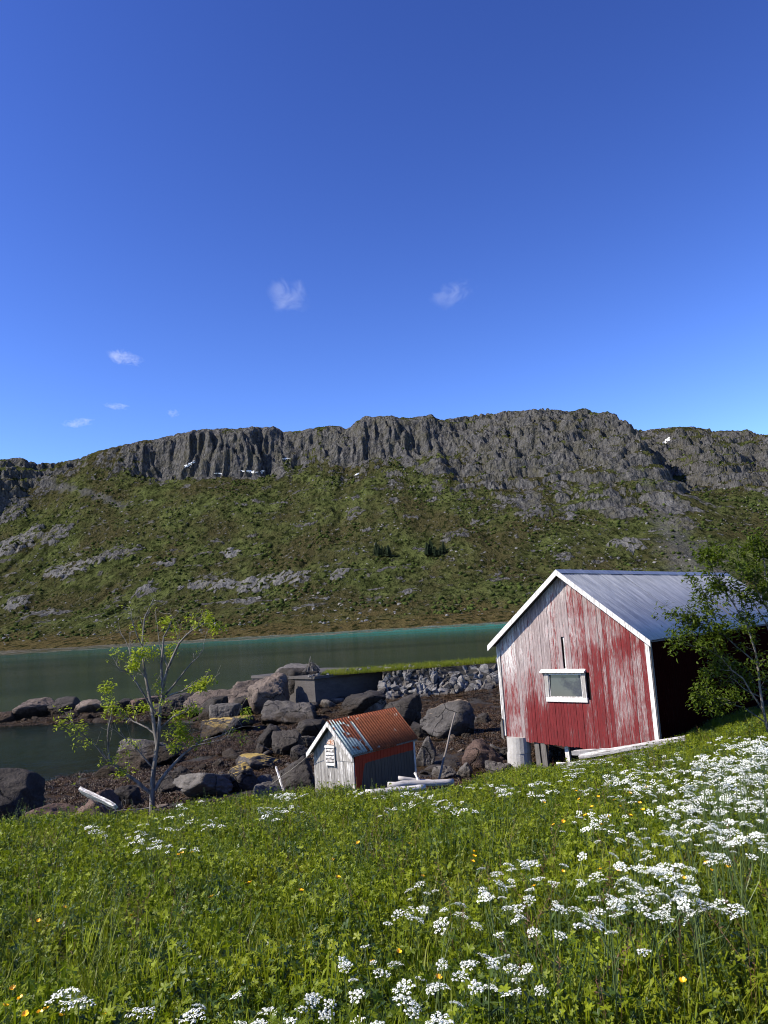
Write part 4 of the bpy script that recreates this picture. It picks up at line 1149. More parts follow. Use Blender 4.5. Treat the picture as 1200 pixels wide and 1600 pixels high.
# ------------------------------------------------------------------ meadow vegetation
def leaf_mat(name, a, b, trans=.35, rough=.5, patch=None, spec=.35):
    m = Mat(name); rnd = m.rand(); P = m.pos()
    c = m.mix(rnd, a, b)
    big = m.noise(P, .7, 4, .6)
    if patch: c = m.mix(m.ramp(big, [(.45, 0), (.68, .75)]), c, patch)
    sh = m.bsdf(c, rough, None, spec)
    tl = m.n('BsdfTranslucent'); m.set(tl.inputs[0], m.mix(.5, c, m.mix(1.0, c, (.9, 1.0, .35), 'MULTIPLY')))
    return m.done(m.n('MixShader', i_0=trans, i_1=sh, i_2=tl.outputs[0]).outputs[0])
mat_grass = leaf_mat('meadow_grass', (.062, .088, .004), (.195, .226, .012), .42, .45, (.195, .200, .016), .22)
mat_forb = leaf_mat('meadow_leaves', (.060, .098, .004), (.225, .270, .012), .42, .45, (.230, .258, .008), .22)
mat_forb_dk = leaf_mat('dark_meadow_leaves', (.022, .045, .007), (.060, .098, .014), .3, .4)
mat_stalk = leaf_mat('green_stalks', (.05, .085, .018), (.10, .135, .04), .2, .5)
mat_drystalk = leaf_mat('reddish_stalks', (.10, .045, .02), (.16, .09, .05), .2, .7)
m = Mat('white_umbels'); rnd = m.rand()
shw = m.bsdf(m.mix(m.noise(m.ob(), 60, 2), (.70, .72, .62), (.88, .88, .84)), .7, None, .2)
tlw = m.n('BsdfTranslucent', i_Color=(.78, .80, .66)).outputs[0]
mat_umbel = m.done(m.n('MixShader', i_0=.25, i_1=shw, i_2=tlw).outputs[0])
m = Mat('buttercup_petals'); mat_butter = m.done(m.bsdf((.82, .42, .004), .35, None, .5))

def blade(mb, r, base, L, w, lean, az, droop=.5, seg=4):
    d = np.array([math.cos(az), math.sin(az), 0]); side = np.array([-d[1], d[0], 0])
    v, f = [], []
    tw = r.normal(0, .5)
    for k in range(seg + 1):
        t = k / seg
        out = lean * t + droop * t * t * t
        p = base + d * (L * out * .62) + np.array([0, 0, L * (t - .28 * (lean + droop) * t * t)])
        ww = w * (1 - t ** 1.6) * .5 + .0006
        ss = side * math.cos(tw * t) + np.array([0, 0, 1]) * math.sin(tw * t) * .4
        if k == seg: v.append(p)
        else: v += [p - ss * ww, p + ss * ww]
    for k in range(seg - 1): f.append((2*k, 2*k+1, 2*k+3, 2*k+2))
    f.append((2*seg-2, 2*seg-1, 2*seg))
    mb.add(v, f)

def grass_tuft(seed, n, h0, h1, w=.006, spread=.07):
    r = np.random.RandomState(seed); mb = MB()
    for k in range(n):
        blade(mb, r, np.array([r.normal(0, spread), r.normal(0, spread), -.02]), r.uniform(h0, h1), w * r.uniform(.6, 1.4), r.uniform(.05, .5), r.uniform(0, 6.28), r.uniform(.1, .9))
    return mb

def lobed_leaf(mb, r, c, nrm, az, R_, lobes=5, deep=.45, cup=.2):
    """a rounded leaf cut into toothed lobes, slightly cupped, as a fan of triangles"""
    z = nrm / np.linalg.norm(nrm)
    x = np.cross([math.sin(az), math.cos(az), .1], z); x /= np.linalg.norm(x); y = np.cross(z, x)
    n = lobes * 4 + 1; v = [np.array(c)]; f = []
    for k in range(n):
        t = k / (n - 1); a = (t - .5) * 5.2
        ph = (t * lobes) % 1.0
        rad = R_ * (1 - deep * abs(2 * ph - 1) ** 1.4) * (1 - .15 * abs(t - .5)) * r.uniform(.93, 1.07)
        v.append(c + x * (math.sin(a) * rad) + y * (math.cos(a) * rad) + z * (cup * rad * (abs(math.sin(a * lobes / 5.2 * 3.14)) * .5 + .5) + r.normal(0, .04) * R_))
    for k in range(n - 1): f.append((0, k + 1, k + 2))
    mb.add(v, f)

def pointed_leaf(mb, r, c, d, up, L, w, fold=.25, seg=4):
    d = d / np.linalg.norm(d); s = np.cross(d, up); s /= np.linalg.norm(s) + 1e-9; n = np.cross(s, d)
    v, f = [], []
    for k in range(seg + 1):
        t = k / seg
        p = c + d * (L * t) - n * (.35 * L * t * t) + n * 0
        ww = w * math.sin(math.pi * min(1, t * .92 + .06)) ** .8 * .5
        v += [p - s * ww + n * ww * fold, p, p + s * ww + n * ww * fold]
    for k in range(seg):
        a = 3 * k; f += [(a, a+1, a+4, a+3), (a+1, a+2, a+5, a+4)]
    mb.add(v, f)

def forb(seed, n, R0, R1, h0, h1, spread, lobes, deep):
    """leafy plant: stalked, lobed leaves held at different heights"""
    r = np.random.RandomState(seed); mb = MB()
    for k in range(n):
        a = r.uniform(0, 6.28); rad = spread * math.sqrt(r.rand())
        h = r.uniform(h0, h1)
        c = np.array([math.cos(a) * rad, math.sin(a) * rad, h])
        nr = np.array([math.cos(a) * .5 + r.normal(0, .6), math.sin(a) * .5 + r.normal(0, .6), 1.0])
        lobed_leaf(mb, r, c, nr, r.uniform(0, 6.28), r.uniform(R0, R1), lobes, deep, r.uniform(.05, .35))
        b = np.array([c[0] * .3, c[1] * .3, -.02])
        sd = np.array([-.0018, .0018, 0])
        mb.add([b - sd, b + sd, c + sd, c - sd], [(0, 1, 2, 3)])
    return mb

def feather(seed, n, L):
    """ferny cow-parsley foliage: twice divided, many small pointed leaflets"""
    r = np.random.RandomState(seed); mb = MB()
    for k in range(n):
        az = 6.28 * k / n + r.normal(0, .4); el = r.uniform(.5, 1.1)
        d = np.array([math.cos(az) * math.cos(el), math.sin(az) * math.cos(el), math.sin(el)])
        s = np.array([-math.sin(az), math.cos(az), 0.0]); up = np.cross(s, d) * -1 if np.cross(s, d)[2] < 0 else np.cross(s, d)
        LL = L * r.uniform(.7, 1.1)
        b0 = np.zeros(3)
        q = np.array([0, 0, .0016])
        mb.add([b0 - s*.0018, b0 + s*.0018, d*LL + s*.0008, d*LL - s*.0008], [(0,1,2,3)])
        for j in range(5):
            t = .38 + .6 * j / 5
            for sg in (-1, 1):
                dd = d * .75 + s * sg * .9 - np.array([0, 0, .25]); dd /= np.linalg.norm(dd)
                l2 = LL * .42 * (1.05 - t * .75)
                c0 = d * LL * t - np.array([0, 0, .12 * LL * t * t])
                for i in range(3):
                    tt = (i + 1) / 3
                    for s3 in (-1, 1):
                        d3 = dd + np.cross(dd, up) * s3 * .9
                        pointed_leaf(mb, r, c0 + dd * l2 * (tt - .15), d3, up, l2 * .42, l2 * .17, .2, 2)
        pointed_leaf(mb, r, d * LL, d, up, LL * .16, LL * .06, .2, 2)
    return mb

def dock(seed):
    r = np.random.RandomState(seed); mb = MB()
    for k in range(6):
        az = r.uniform(0, 6.28); el = r.uniform(.7, 1.25)
        d = np.array([math.cos(az) * math.cos(el), math.sin(az) * math.cos(el), math.sin(el)])
        pointed_leaf(mb, r, d * .05, d, np.array([math.cos(az+1.57)*.2, math.sin(az+1.57)*.2, 1]), r.uniform(.28, .46), r.uniform(.06, .10), .35, 7)
    return mb

def seed_stem(seed, mt=None):
    r = np.random.RandomState(seed); mb = MB()
    for k in range(3):
        az = r.uniform(0, 6.28); L = r.uniform(.45, .75)
        pts = [np.array([r.normal(0, .03), r.normal(0, .03), 0]) + np.array([math.cos(az), math.sin(az), 0]) * (.14 * t * t) * L + np.array([0, 0, L * t]) for t in (0, .35, .7, 1)]
        mb.tube(pts, [.0016, .0014, .0011, .0006], 3, False)
        for i in range(14):
            t = .76 + .24 * i / 14
            c = pts[2] + (pts[3] - pts[2]) * ((t - .7) / .3)
            dd = np.array([r.normal(), r.normal(), 1.1]); pointed_leaf(mb, r, c, dd, np.array([r.normal(), r.normal(), .3]), .022, .005, .1, 2)
    return mb

grass_src = [grass_tuft(2000 + k, 16, .14, .36, .008, .07).mesh('grass_tuft', mat_grass) for k in range(5)] + \
            [grass_tuft(2050 + k, 12, .22, .48, .0085, .06).mesh('grass_tuft', mat_grass) for k in range(3)]
forb_src = [forb(2100 + k, 34, .009, .026, .06, .32, .15, 5, .5).mesh('leafy_forb', mat_forb) for k in range(4)] + \
           [forb(2120 + k, 18, .012, .034, .05, .24, .14, 7, .3).mesh('leafy_forb', mat_forb) for k in range(3)] + \
           [forb(2140 + k, 28, .010, .026, .05, .28, .13, 3, .65).mesh('leafy_forb', mat_forb_dk) for k in range(3)]
feather_src = [feather(2200 + k, 5, .34).mesh('feathery_leaves', mat_forb) for k in range(3)] + [feather(2210, 5, .34).mesh('feathery_leaves', mat_forb_dk)]
dock_src = [dock(2300 + k).mesh('dock_leaves', mat_forb_dk) for k in range(3)]
stem_src = [seed_stem(2400 + k).mesh('grass_stems', mat_drystalk if k == 2 else mat_stalk) for k in range(4)]

def meadow_scatter(name, n, seed, src, s0, s1, label, y0=.7, y1=27, power=.75, grow=0.0, cond=None, tilt=.12):
    x, y, r = visible_xy(n, seed, y0, y1, .07, power)
    keep = (meadow_mask(x, y) > .45) & (np.hypot(x, y) > .75)
    # keep clear of the buildings' floors
    for F, W_, L_ in ((SHED, SW, SD), (BARN, BW, BL)):
        c, s = math.cos(F.yaw), math.sin(F.yaw)
        uu = (x - F.o[0]) * c + (y - F.o[1]) * s; vv = -(x - F.o[0]) * s + (y - F.o[1]) * c
        keep &= ~((uu > -.02) & (uu < W_ + .02) & (vv > -.02) & (vv < L_))
    if cond is not None: keep &= cond(x, y, r)
    x, y = x[keep], y[keep]
    z = gz_many(x, y); k = len(x)
    scl = r.uniform(s0, s1, k) * (1 + grow * np.clip((y - 4) / 16, 0, 1)) * (1 - .5 * sst(19.8, 20.6, y) * sst(3.6, 4.6, x)) * (1 - .6 * sst(16.6, 17.2, y) * sst(-1.2, -.6, x) * (1 - sst(1.5, 2.2, x)))
    scatter(name, np.stack([x, y, z - .01], -1), np.stack([r.normal(0, tilt, k), r.normal(0, tilt, k), r.rand(k) * 6.28], -1), scl, src, [label])

def clumpy(seed, sc_, th): return lambda x, y, r: fbm(x / sc_, y / sc_, seed, 3) + r.normal(0, .12, len(x)) > th
meadow_scatter('meadow_grass', 40000, 11, grass_src, .65, 1.15, 'green grass blades filling the sloping meadow', grow=.25, cond=clumpy(705, .7, -.16))
meadow_scatter('meadow_leaves', 42000, 12, forb_src, .75, 1.35, 'bright lobed leaves of low meadow plants', grow=.3, cond=clumpy(701, .8, -.10))
meadow_scatter('feathery_leaves', 12000, 13, feather_src, .6, 1.1, 'feathery green leaves among the flowers', grow=.2, cond=clumpy(702, 1.4, .0))
meadow_scatter('dock_leaves', 330, 14, dock_src, .6, 1.0, 'broad dull dock leaves standing in the grass', cond=clumpy(703, 2.2, .08))
meadow_scatter('grass_stems', 3000, 15, stem_src, .6, 1.05, 'thin seeding grass stems above the meadow', cond=clumpy(704, 3.0, -.1))

# ------------------------------------------------------------------ flowers that can be picked out
def umbel_mesh(seed, R_, n_um, n_fl, fs):
    """a flat-topped flower head: rays, each ending in a dense button of tiny white florets"""
    r = np.random.RandomState(seed); mb = MB()
    for k in range(n_um):
        a = k * 2.399; q = math.sqrt((k + .5) / n_um) * R_
        c = np.array([math.cos(a) * q, math.sin(a) * q, -.28 * q * q / R_ + r.normal(0, .0025)])
        rb_ = R_ * .21
        for i in range(n_fl):
            a2 = i * 2.399 + r.rand(); q2 = math.sqrt((i + .5) / n_fl) * rb_
            p = c + np.array([math.cos(a2) * q2, math.sin(a2) * q2, -.5 * q2 * q2 / rb_ + r.normal(0, .0015)])
            nn = np.array([math.cos(a2) * q2 / rb_ * .6 + r.normal(0, .25), math.sin(a2) * q2 / rb_ * .6 + r.normal(0, .25), 1.0]); nn /= np.linalg.norm(nn)
            x = np.cross(nn, [r.normal(), r.normal(), .1]); x /= np.linalg.norm(x); y = np.cross(nn, x)
            s = fs * r.uniform(.75, 1.25)
            mb.add([p + x*s, p + y*s, p - x*s, p - y*s], [(0, 1, 2, 3)])
    return mb
UM_NEAR = [umbel_mesh(2500 + k, .033 + .006 * k, 12 + k, 12, .003).mesh('flower_head', mat_umbel) for k in range(3)]
UM_FAR = [umbel_mesh(2520 + k, .034 + .006 * k, 9, 5, .0054).mesh('flower_head', mat_umbel) for k in range(3)]
LEAF_P = [feather(2600 + k, 4, .26).mesh('leaves', mat_forb) for k in range(3)]

def parsley_kind(seed, n_heads, near):
    """stem mesh plus the places of its flower heads, for a plant one unit tall"""
    r = np.random.RandomState(seed); mb = MB(); heads = []
    top = np.array([r.normal(0, .04), r.normal(0, .04), 1.0])
    mb.tube([(0, 0, -.05), (top[0]*.3, top[1]*.3, .45), tuple(top * [1, 1, .80])], [.0052, .004, .003], 5, False)
    for k in range(n_heads):
        a = k * 2.399 + r.rand(); q = .03 + .15 * math.sqrt(k / max(1, n_heads)) * r.uniform(.7, 1.3)
        h = r.uniform(.86, 1.02) - .5 * q
        hd = np.array([top[0] + math.cos(a) * q, top[1] + math.sin(a) * q, h])
        st = np.array([top[0] * .7, top[1] * .7, .48 + .3 * r.rand()])
        md_ = (st + hd) / 2 + np.array([math.cos(a) * .02, math.sin(a) * .02, -.03])
        mb.tube([st, md_, hd], [.0024, .002, .0014], 3, False)
        for i in range(7 if near else 0):
            a3 = 6.28 * i / 7
            mb.tube([hd - np.array([0, 0, .035]), hd + np.array([math.cos(a3) * .022, math.sin(a3) * .022, -.004])], [.0008, .0006], 3, False)
        tilt = (r.normal(0, .22), r.normal(0, .22), r.rand() * 6.28)
        heads.append((hd, tilt, r.randint(3), r.uniform(.42, 1.22)))
    return mb.mesh('stem', mat_stalk), heads
PARS = {True: [parsley_kind(2700 + k, 2 + k % 4, True) for k in range(6)], False: [parsley_kind(2720 + k, 3 + k % 4, False) for k in range(6)]}
rp = random.Random(42)
def cow_parsley(p, H, label, group, big=1.0):
    near = p[1] < 7
    st, heads = rp.choice(PARS[near])
    root = empty('cow_parsley', (p[0], p[1], ground_z(p[0], p[1])), rp.uniform(0, 6.28))
    root.rotation_euler = (rp.gauss(0, .07), rp.gauss(0, .07), root.rotation_euler[2])
    tag(root, label, 'flower', group)
    obj('stem', st, root, None, None, (1, 1, H))
    for (hd, tl, k, s) in heads:
        s2 = s * big
        obj('flower_head', (UM_NEAR if near else UM_FAR)[k], root, (hd[0], hd[1], hd[2] * H), tl, (s2, s2, s2))
    obj('leaves', rp.choice(LEAF_P), root, (0, 0, .02), None, (H * 1.1, H * 1.1, H))
# where they show in the photograph: corners of a patch, how many plants, height, group
def in_poly(px, py, poly):
    inside = False; j = len(poly) - 1
    for i in range(len(poly)):
        if (poly[i][1] > py) != (poly[j][1] > py) and px < (poly[j][0] - poly[i][0]) * (py - poly[i][1]) / (poly[j][1] - poly[i][1]) + poly[i][0]: inside = not inside
        j = i
    return inside
PATCH = [
 ([(1030, 1235), (1110, 1190), (1200, 1160), (1215, 1230), (1210, 1300), (1130, 1300), (1060, 1275)], 84, .75, 'white cow parsley in the dense drift at the right edge of the meadow', 'drift at the meadow edge right'),
 ([(1075, 1180), (1130, 1150), (1210, 1130), (1210, 1175), (1120, 1195)], 50, 1.0, 'white cow parsley below the leafy shrub beside the barn', 'drift below the shrub'),
 ([(880, 1300), (960, 1285), (1075, 1310), (1130, 1380), (1060, 1420), (930, 1400), (870, 1340)], 26, .7, 'white cow parsley in the broad clump of the mid meadow, right of centre', 'broad clump right of centre'),
 ([(760, 1345), (830, 1325), (900, 1370), (985, 1420), (960, 1440), (860, 1450), (770, 1400)], 15, .62, 'white cow parsley in the loose clump in the middle of the meadow', 'loose clump in mid meadow'),
 ([(470, 1480), (560, 1470), (660, 1490), (800, 1500), (790, 1590), (560, 1600), (480, 1520)], 9, .5, 'small white cow parsley near the bottom edge, below the centre', 'clump at the bottom centre'),
 ([(270, 1560), (400, 1550), (640, 1560), (650, 1600), (280, 1600)], 5, .45, 'small white cow parsley along the very bottom of the view', 'row along the bottom'),
 ([(590, 1380), (700, 1350), (720, 1420), (640, 1430)], 5, .45, 'few-headed cow parsley standing alone in the open middle of the meadow', 'scattered mid-meadow flowers'),
 ([(800, 1195), (900, 1182), (1060, 1172), (1080, 1215), (950, 1235), (820, 1235)], 44, .62, 'white cow parsley in front of the barn gable and timber', 'flowers below the barn gable'),
 ([(560, 1228), (690, 1228), (800, 1200), (810, 1230), (700, 1262), (570, 1262)], 19, .55, 'white cow parsley along the meadow crest between shed and barn', 'flowers between shed and barn'),
 ([(250, 1262), (330, 1235), (460, 1232), (490, 1250), (420, 1275), (300, 1295)], 16, .55, 'white cow parsley at the meadow edge between tree and shed', 'flowers between tree and shed'),
 ([(110, 1290), (170, 1272), (240, 1270), (330, 1275), (330, 1320), (200, 1325), (120, 1310)], 11, .5, 'white cow parsley around the foot of the bare tree', 'flowers round the tree'),
 ([(690, 1520), (790, 1470), (860, 1500), (860, 1590), (720, 1600)], 5, .5, 'white cow parsley by the bottom edge, right of the bottom centre clump', 'clump at the bottom right of centre'),
 ([(900, 1220), (1040, 1215), (1000, 1290), (900, 1280)], 9, .55, 'sparse cow parsley between the barn and the broad clump', 'sparse flowers below the barn'),
]
for poly, n, H, lb, gp in PATCH:
    xs_, ys_ = [q[0] for q in poly], [q[1] for q in poly]; k = 0; g = 0
    while k < n and g < 4000:
        g += 1
        px, py = rp.uniform(min(xs_), max(xs_)), rp.uniform(min(ys_), max(ys_))
        if not in_poly(px, py, poly): continue
        h = H * rp.uniform(.8, 1.12)
        p = on_ground(px, py, h)
        if meadow_mask(np.array([p[0]]), np.array([p[1]]))[0] < .35: continue
        cow_parsley(p, h, lb, gp, 1.0 if p[1] < 7 else 1.15); k += 1
# the two big heads low in the left corner and their neighbours
for px, py, s, lb in [(98, 1556, 1.35, 'large white flower head low in the left corner, the upper one'), (122, 1566, 1.35, 'large white flower head low in the left corner, just under the upper one'),
                      (222, 1584, 1.2, 'white flower head at the bottom edge, beside the left corner pair'), (300, 1588, 1.0, 'small white flower head at the bottom edge, left of the bottom row')]:
    p = on_ground(px, py, .52, .9)
    root = empty('cow_parsley', (p[0], p[1], ground_z(p[0], p[1]))); tag(root, lb, 'flower', 'flowers in the lower left corner')
    mb = MB(); mb.tube([(0, 0, -.05), (.01, .01, .25), (0, 0, .52)], [.004, .003, .002], 5, False); mb.build('stem', mat_stalk, root)
    obj('flower_head', UM_NEAR[2], root, (0, 0, .525), (.1, .15, px), (s, s, s))

def butter_mesh(seed):
    r = np.random.RandomState(seed); mb = MB()
    for k in range(5):
        a = 6.283 * k / 5; d = np.array([math.cos(a), math.sin(a), .55]); d /= np.linalg.norm(d); s = np.array([-math.sin(a), math.cos(a), 0])
        L = .013
        v = [np.zeros(3), d*L*.5 - s*.005, d*L*.5 + s*.005, d*L*.95 - s*.0055 + [0,0,.002], d*L*.95 + s*.0055 + [0,0,.002], d*L*1.12 + [0,0,.002]]
        mb.add(v, [(0, 2, 1), (1, 2, 4, 3), (3, 4, 5)])
    return mb
BUT = [butter_mesh(1).mesh('petals', mat_butter)]
_sm = MB(); _sm.tube([(0, 0, -.03), (.012, .006, .5), (0, 0, 1)], [.0022, .0018, .0013], 4, False); BSTEM = _sm.mesh('stem', mat_stalk)
for (pts_, H, lb, gp) in [
    ([(900, 1238), (935, 1246), (960, 1252), (985, 1240), (1010, 1232), (1000, 1256), (970, 1262), (925, 1262), (950, 1278), (985, 1275), (1030, 1240), (915, 1275), (940, 1290), (1005, 1268), (880, 1285), (865, 1290), (850, 1255), (905, 1250)], .42, 'small yellow buttercup in the patch below the barn gable', 'buttercups below the barn'),
    ([(1112, 1362)], .5, 'bright yellow buttercup, right one of the pair by the broad white clump', None),
    ([(1104, 1350)], .5, 'bright yellow buttercup, left one of the pair by the broad white clump', None),
    ([(1068, 1537)], .42, 'single yellow buttercup low in the bottom right of the meadow', None),
    ([(1138, 1356)], .45, 'small yellow buttercup right of the bright pair', None),
    ([(623, 1492), (685, 1531), (582, 1505), (660, 1370), (742, 1332), (741, 1340), (738, 1349), (835, 1386), (880, 1363), (938, 1360), (965, 1362), (1070, 1375)], .4, 'lone yellow buttercup scattered over the middle of the meadow', 'buttercups scattered over the mid meadow'),
    ([(32, 1562), (40, 1590), (72, 1578), (62, 1585), (20, 1548), (95, 1592), (8, 1575), (165, 1594)], .35, 'yellow buttercup in the lower left corner', 'buttercups in the lower left corner'),
    ([(278, 1338), (285, 1336), (160, 1332), (300, 1335), (390, 1382), (470, 1395), (528, 1374), (520, 1345), (60, 1440), (100, 1420), (75, 1448), (330, 1404), (205, 1432), (135, 1300), (640, 1320), (560, 1318)], .35, 'tiny yellow buttercup on the far left part of the meadow', 'buttercups on the left meadow')]:
    for (px, py) in pts_:
        p = on_ground(px, py, H)
        root = empty('buttercup', (p[0], p[1], ground_z(p[0], p[1])), rp.uniform(0, 6)); tag(root, lb, 'flower', gp)
        big = 1.0 if p[1] < 6 else 1.5
        obj('stem', BSTEM, root, None, None, (1, 1, H))
        obj('petals', BUT[0], root, (0, 0, H), (rp.uniform(-.5, .1), rp.uniform(-.4, .4), 0), (big * 1.15,) * 3)

# grass on top of the breakwater
x = rr.random()
rg = np.random.RandomState(88)
gx = rg.uniform(q0[0] + .3, g1[0] + 3, 5200); gyy = np.interp(gx, [q0[0], g1[0]], [q0[1] + .5, g1[1] + .2]) + 4.5 * rg.rand(5200) ** 1.3
scatter('breakwater_grass', np.stack([gx, gyy, np.full(5200, 2.40)], -1), np.stack([rg.normal(0, .1, 5200), rg.normal(0, .1, 5200), rg.rand(5200) * 6.28], -1), rg.uniform(.5, 1.0, 5200), grass_src, ['short green grass on top of the breakwater'])
# ------------------------------------------------------------------ trees and shrubs
m = Mat('tree_bark'); o_ = m.pos()
bk = m.noise(m.scale(o_, (14, 14, 3)), 1, 5, .65)
mat_bark = m.done(m.bsdf(m.mix(m.ramp(bk, [(.35, 0), (.7, 1)]), (.055, .048, .041), (.23, .21, .185)), .85, m.bump(bk, .6, .01), .2))
m = Mat('pale_twigs'); mat_twig = m.done(m.bsdf(m.mix(m.noise(m.pos(), 5, 3), (.05, .043, .036), (.26, .24, .21)), .8, None, .2))
mat_young = leaf_mat('young_leaves', (.17, .22, .012), (.33, .38, .03), .45, .5, None, .2)
mat_shrub = leaf_mat('shrub_leaves', (.065, .095, .007), (.22, .25, .016), .45, .5, None, .2)

def grow(mb, tw, r, p, d, L, rad, depth, tips, up=.10, wob=.22, kids=(2, 4)):
    """one branch: a wandering tapered tube with side branches"""
    n = 5; pts = [p]; rads = [rad]; dd = d / np.linalg.norm(d)
    for k in range(n):
        dd = dd + r.normal(0, wob, 3) * .5 + np.array([0, 0, up]); dd /= np.linalg.norm(dd)
        pts.append(pts[-1] + dd * L / n); rads.append(rad * (1 - .75 * (k + 1) / n))
    (mb if rad > .006 else tw).tube(pts, np.maximum(rads, .0042), 6 if rad > .012 else 4, False)
    tips.append((pts[-1], dd))
    if depth > 0:
        for k in range(r.randint(kids[0], kids[1] + 1)):
            i = r.randint(1, n); a = r.normal(0, 1, 3); a -= dd * np.dot(a, dd); a /= np.linalg.norm(a)
            grow(mb, tw, r, pts[i], dd * .55 + a * .8, L * r.uniform(.4, .65), rads[i] * .62, depth - 1, tips, up, wob, kids)
    elif r.rand() < .5: tips.append((pts[3], dd))

def leaf_cluster(mb, r, c, d, n, L, spread):
    """a shoot of pointed leaves fanning out and drooping a little"""
    for k in range(n):
        a = r.normal(0, 1, 3) + d * .7; a[2] = a[2] * .6 + .1; a /= np.linalg.norm(a)
        pointed_leaf(mb, r, c + r.normal(0, spread, 3), a, np.array([r.normal(0, .4), r.normal(0, .4), 1]), L * r.uniform(.6, 1.2), L * r.uniform(.32, .5), .25, 3)

def photo_branch(base, Y0, pts, dy):
    """branch points from the photograph, each with its own depth"""
    out = []
    for k, (px, py) in enumerate(pts):
        q = at(px, py, Y0 + dy * k / max(1, len(pts) - 1)); out.append(q - base)
    return out

# bare young tree by the shore
T = on_ground(238, 1290); TY = T[1]
tree = empty('young_tree', (T[0], T[1], T[2]))
tag(tree, 'thin half-bare young tree with light green leaf tufts at the meadow edge', 'tree')
rt_ = np.random.RandomState(31)
trunk, twigs, crown = MB(), MB(), MB()
B = [([(238, 1296), (238, 1250), (240, 1205), (246, 1165), (250, 1120), (254, 1085)], .075, .032, 0),
     ([(246, 1165), (238, 1110), (228, 1060), (222, 1010), (226, 965), (240, 935)], .036, .006, .35),
     ([(254, 1085), (262, 1045), (280, 1005), (300, 985), (318, 975)], .030, .006, -.5),
     ([(252, 1100), (272, 1070), (300, 1035), (318, 1015)], .022, .005, .5),
     ([(254, 1085), (252, 1040), (256, 995), (270, 965), (262, 958)], .028, .005, .1),
     ([(238, 1240), (215, 1222), (190, 1205), (172, 1190), (168, 1150), (174, 1120)], .034, .008, -.5),
     ([(172, 1192), (150, 1165), (120, 1140), (102, 1122)], .018, .004, -.7),
     ([(242, 1235), (262, 1205), (285, 1180), (310, 1160), (345, 1150), (380, 1135)], .034, .006, .6),
     ([(300, 1166), (330, 1160), (360, 1150)], .012, .003, .3),
     ([(256, 1090), (285, 1080), (310, 1068), (335, 1062)], .018, .004, -.3),
     ([(250, 1120), (225, 1085), (200, 1050), (182, 1040)], .020, .004, -.5),
     ([(228, 1060), (205, 1030), (196, 1000), (186, 978)], .014, .003, .4),
     ([(246, 1150), (215, 1130), (190, 1120), (165, 1110)], .018, .004, .5),
     ([(236, 1262), (210, 1265), (175, 1268), (150, 1255), (126, 1232)], .014, .004, -.6),
     ([(240, 1200), (222, 1180), (205, 1160), (190, 1150)], .016, .004, -.2),
     ([(248, 1140), (270, 1120), (290, 1112), (305, 1095)], .018, .004, .5),
     ([(262, 1045), (250, 1010), (246, 975)], .014, .003, .3),
     ([(222, 1010), (208, 975), (202, 955)], .012, .003, -.3),
     ([(355, 1152), (370, 1120), (352, 1148)], .006, .003, .2)]
tips = []
for pts_, r0, r1, dy in B:
    ps = photo_branch(np.array(T), TY, pts_, dy)
    # finer wander between the given points
    fine_ = []
    for a, b in zip(ps[:-1], ps[1:]):
        fine_ += [a, (a + b) / 2 + rt_.normal(0, .018, 3)]
    fine_.append(ps[-1])
    rads = np.linspace(r0, r1, len(fine_)) * (1.0 if r0 > .05 else 1.45)
    trunk.tube(fine_, rads, 7 if r0 > .02 else 5, False)
    for k in range(2, len(fine_)):
        for _ in range(1 + (rt_.rand() < .7)):
            if rads[k] > .04 or rt_.rand() < .1: continue
            a = rt_.normal(0, 1, 3); dd = fine_[k] - fine_[k-1]; dd /= np.linalg.norm(dd)
            grow(trunk, twigs, rt_, fine_[k], dd * .5 + a * .45 + np.array([0, 0, .3]), rt_.uniform(.22, .6), min(rads[k] * .6, .008), 1 if rt_.rand() < .35 else 0, tips, .08, .3, (1, 2))
trunk.build('trunk', mat_bark, tree, True)
tag(twigs.build('twigs', mat_twig, tree, True), kind='stuff')
# leaf tufts sit where the photograph shows them, each on its own shoot
for (px, py, n, dy, s) in [(262, 968, 16, .1, 1), (205, 1040, 20, -.3, 1.1), (218, 1022, 16, -.2, 1), (240, 1026, 12, .1, 1), (325, 972, 18, -.4, 1.1), (340, 985, 14, -.4, 1), (300, 975, 10, -.3, 1), (268, 1015, 14, .2, 1), (270, 990, 8, .1, .9),
                           (172, 1078, 16, -.4, 1), (178, 1106, 16, .4, 1.1), (200, 1115, 16, .4, 1), (165, 1100, 8, .4, .9), (228, 1105, 12, .2, 1), (100, 1120, 7, -.7, 1), (110, 1132, 6, -.7, 1), (130, 1138, 8, -.6, 1), (135, 1160, 5, -.5, .9),
                           (310, 1070, 22, -.3, 1.1), (320, 1066, 14, -.3, 1), (276, 1120, 22, .5, 1.1), (300, 1108, 18, .5, 1.1), (290, 1150, 22, .4, 1.2), (275, 1142, 18, .4, 1.1), (305, 1160, 14, .4, 1), (270, 1165, 12, .3, 1), (205, 1168, 8, -.2, .9),
                           (178, 1188, 8, -.4, 1), (192, 1208, 8, -.3, .9), (205, 1200, 6, -.3, .9), (365, 1146, 10, .5, .9), (385, 1118, 12, .6, .9), (225, 1000, 6, .3, .9), (216, 985, 7, .3, .9), (250, 1075, 8, 0, .9), (255, 1100, 8, -.2, .9), (183, 1020, 8, .2, .9)]:
    c = at(px, py, TY + dy) - np.array(T)
    for k in range(6):
        leaf_cluster(crown, rt_, c + rt_.normal(0, .085, 3), np.array([rt_.normal(0, .5), rt_.normal(0, .5), .2]), max(6, int(n * 1.2)), .095 * s, .06)
for (tp, dd) in tips[::3]:
    if rt_.rand() < .7: leaf_cluster(crown, rt_, tp, dd, 4, .06, .02)
crown.build('crown', mat_young, tree)

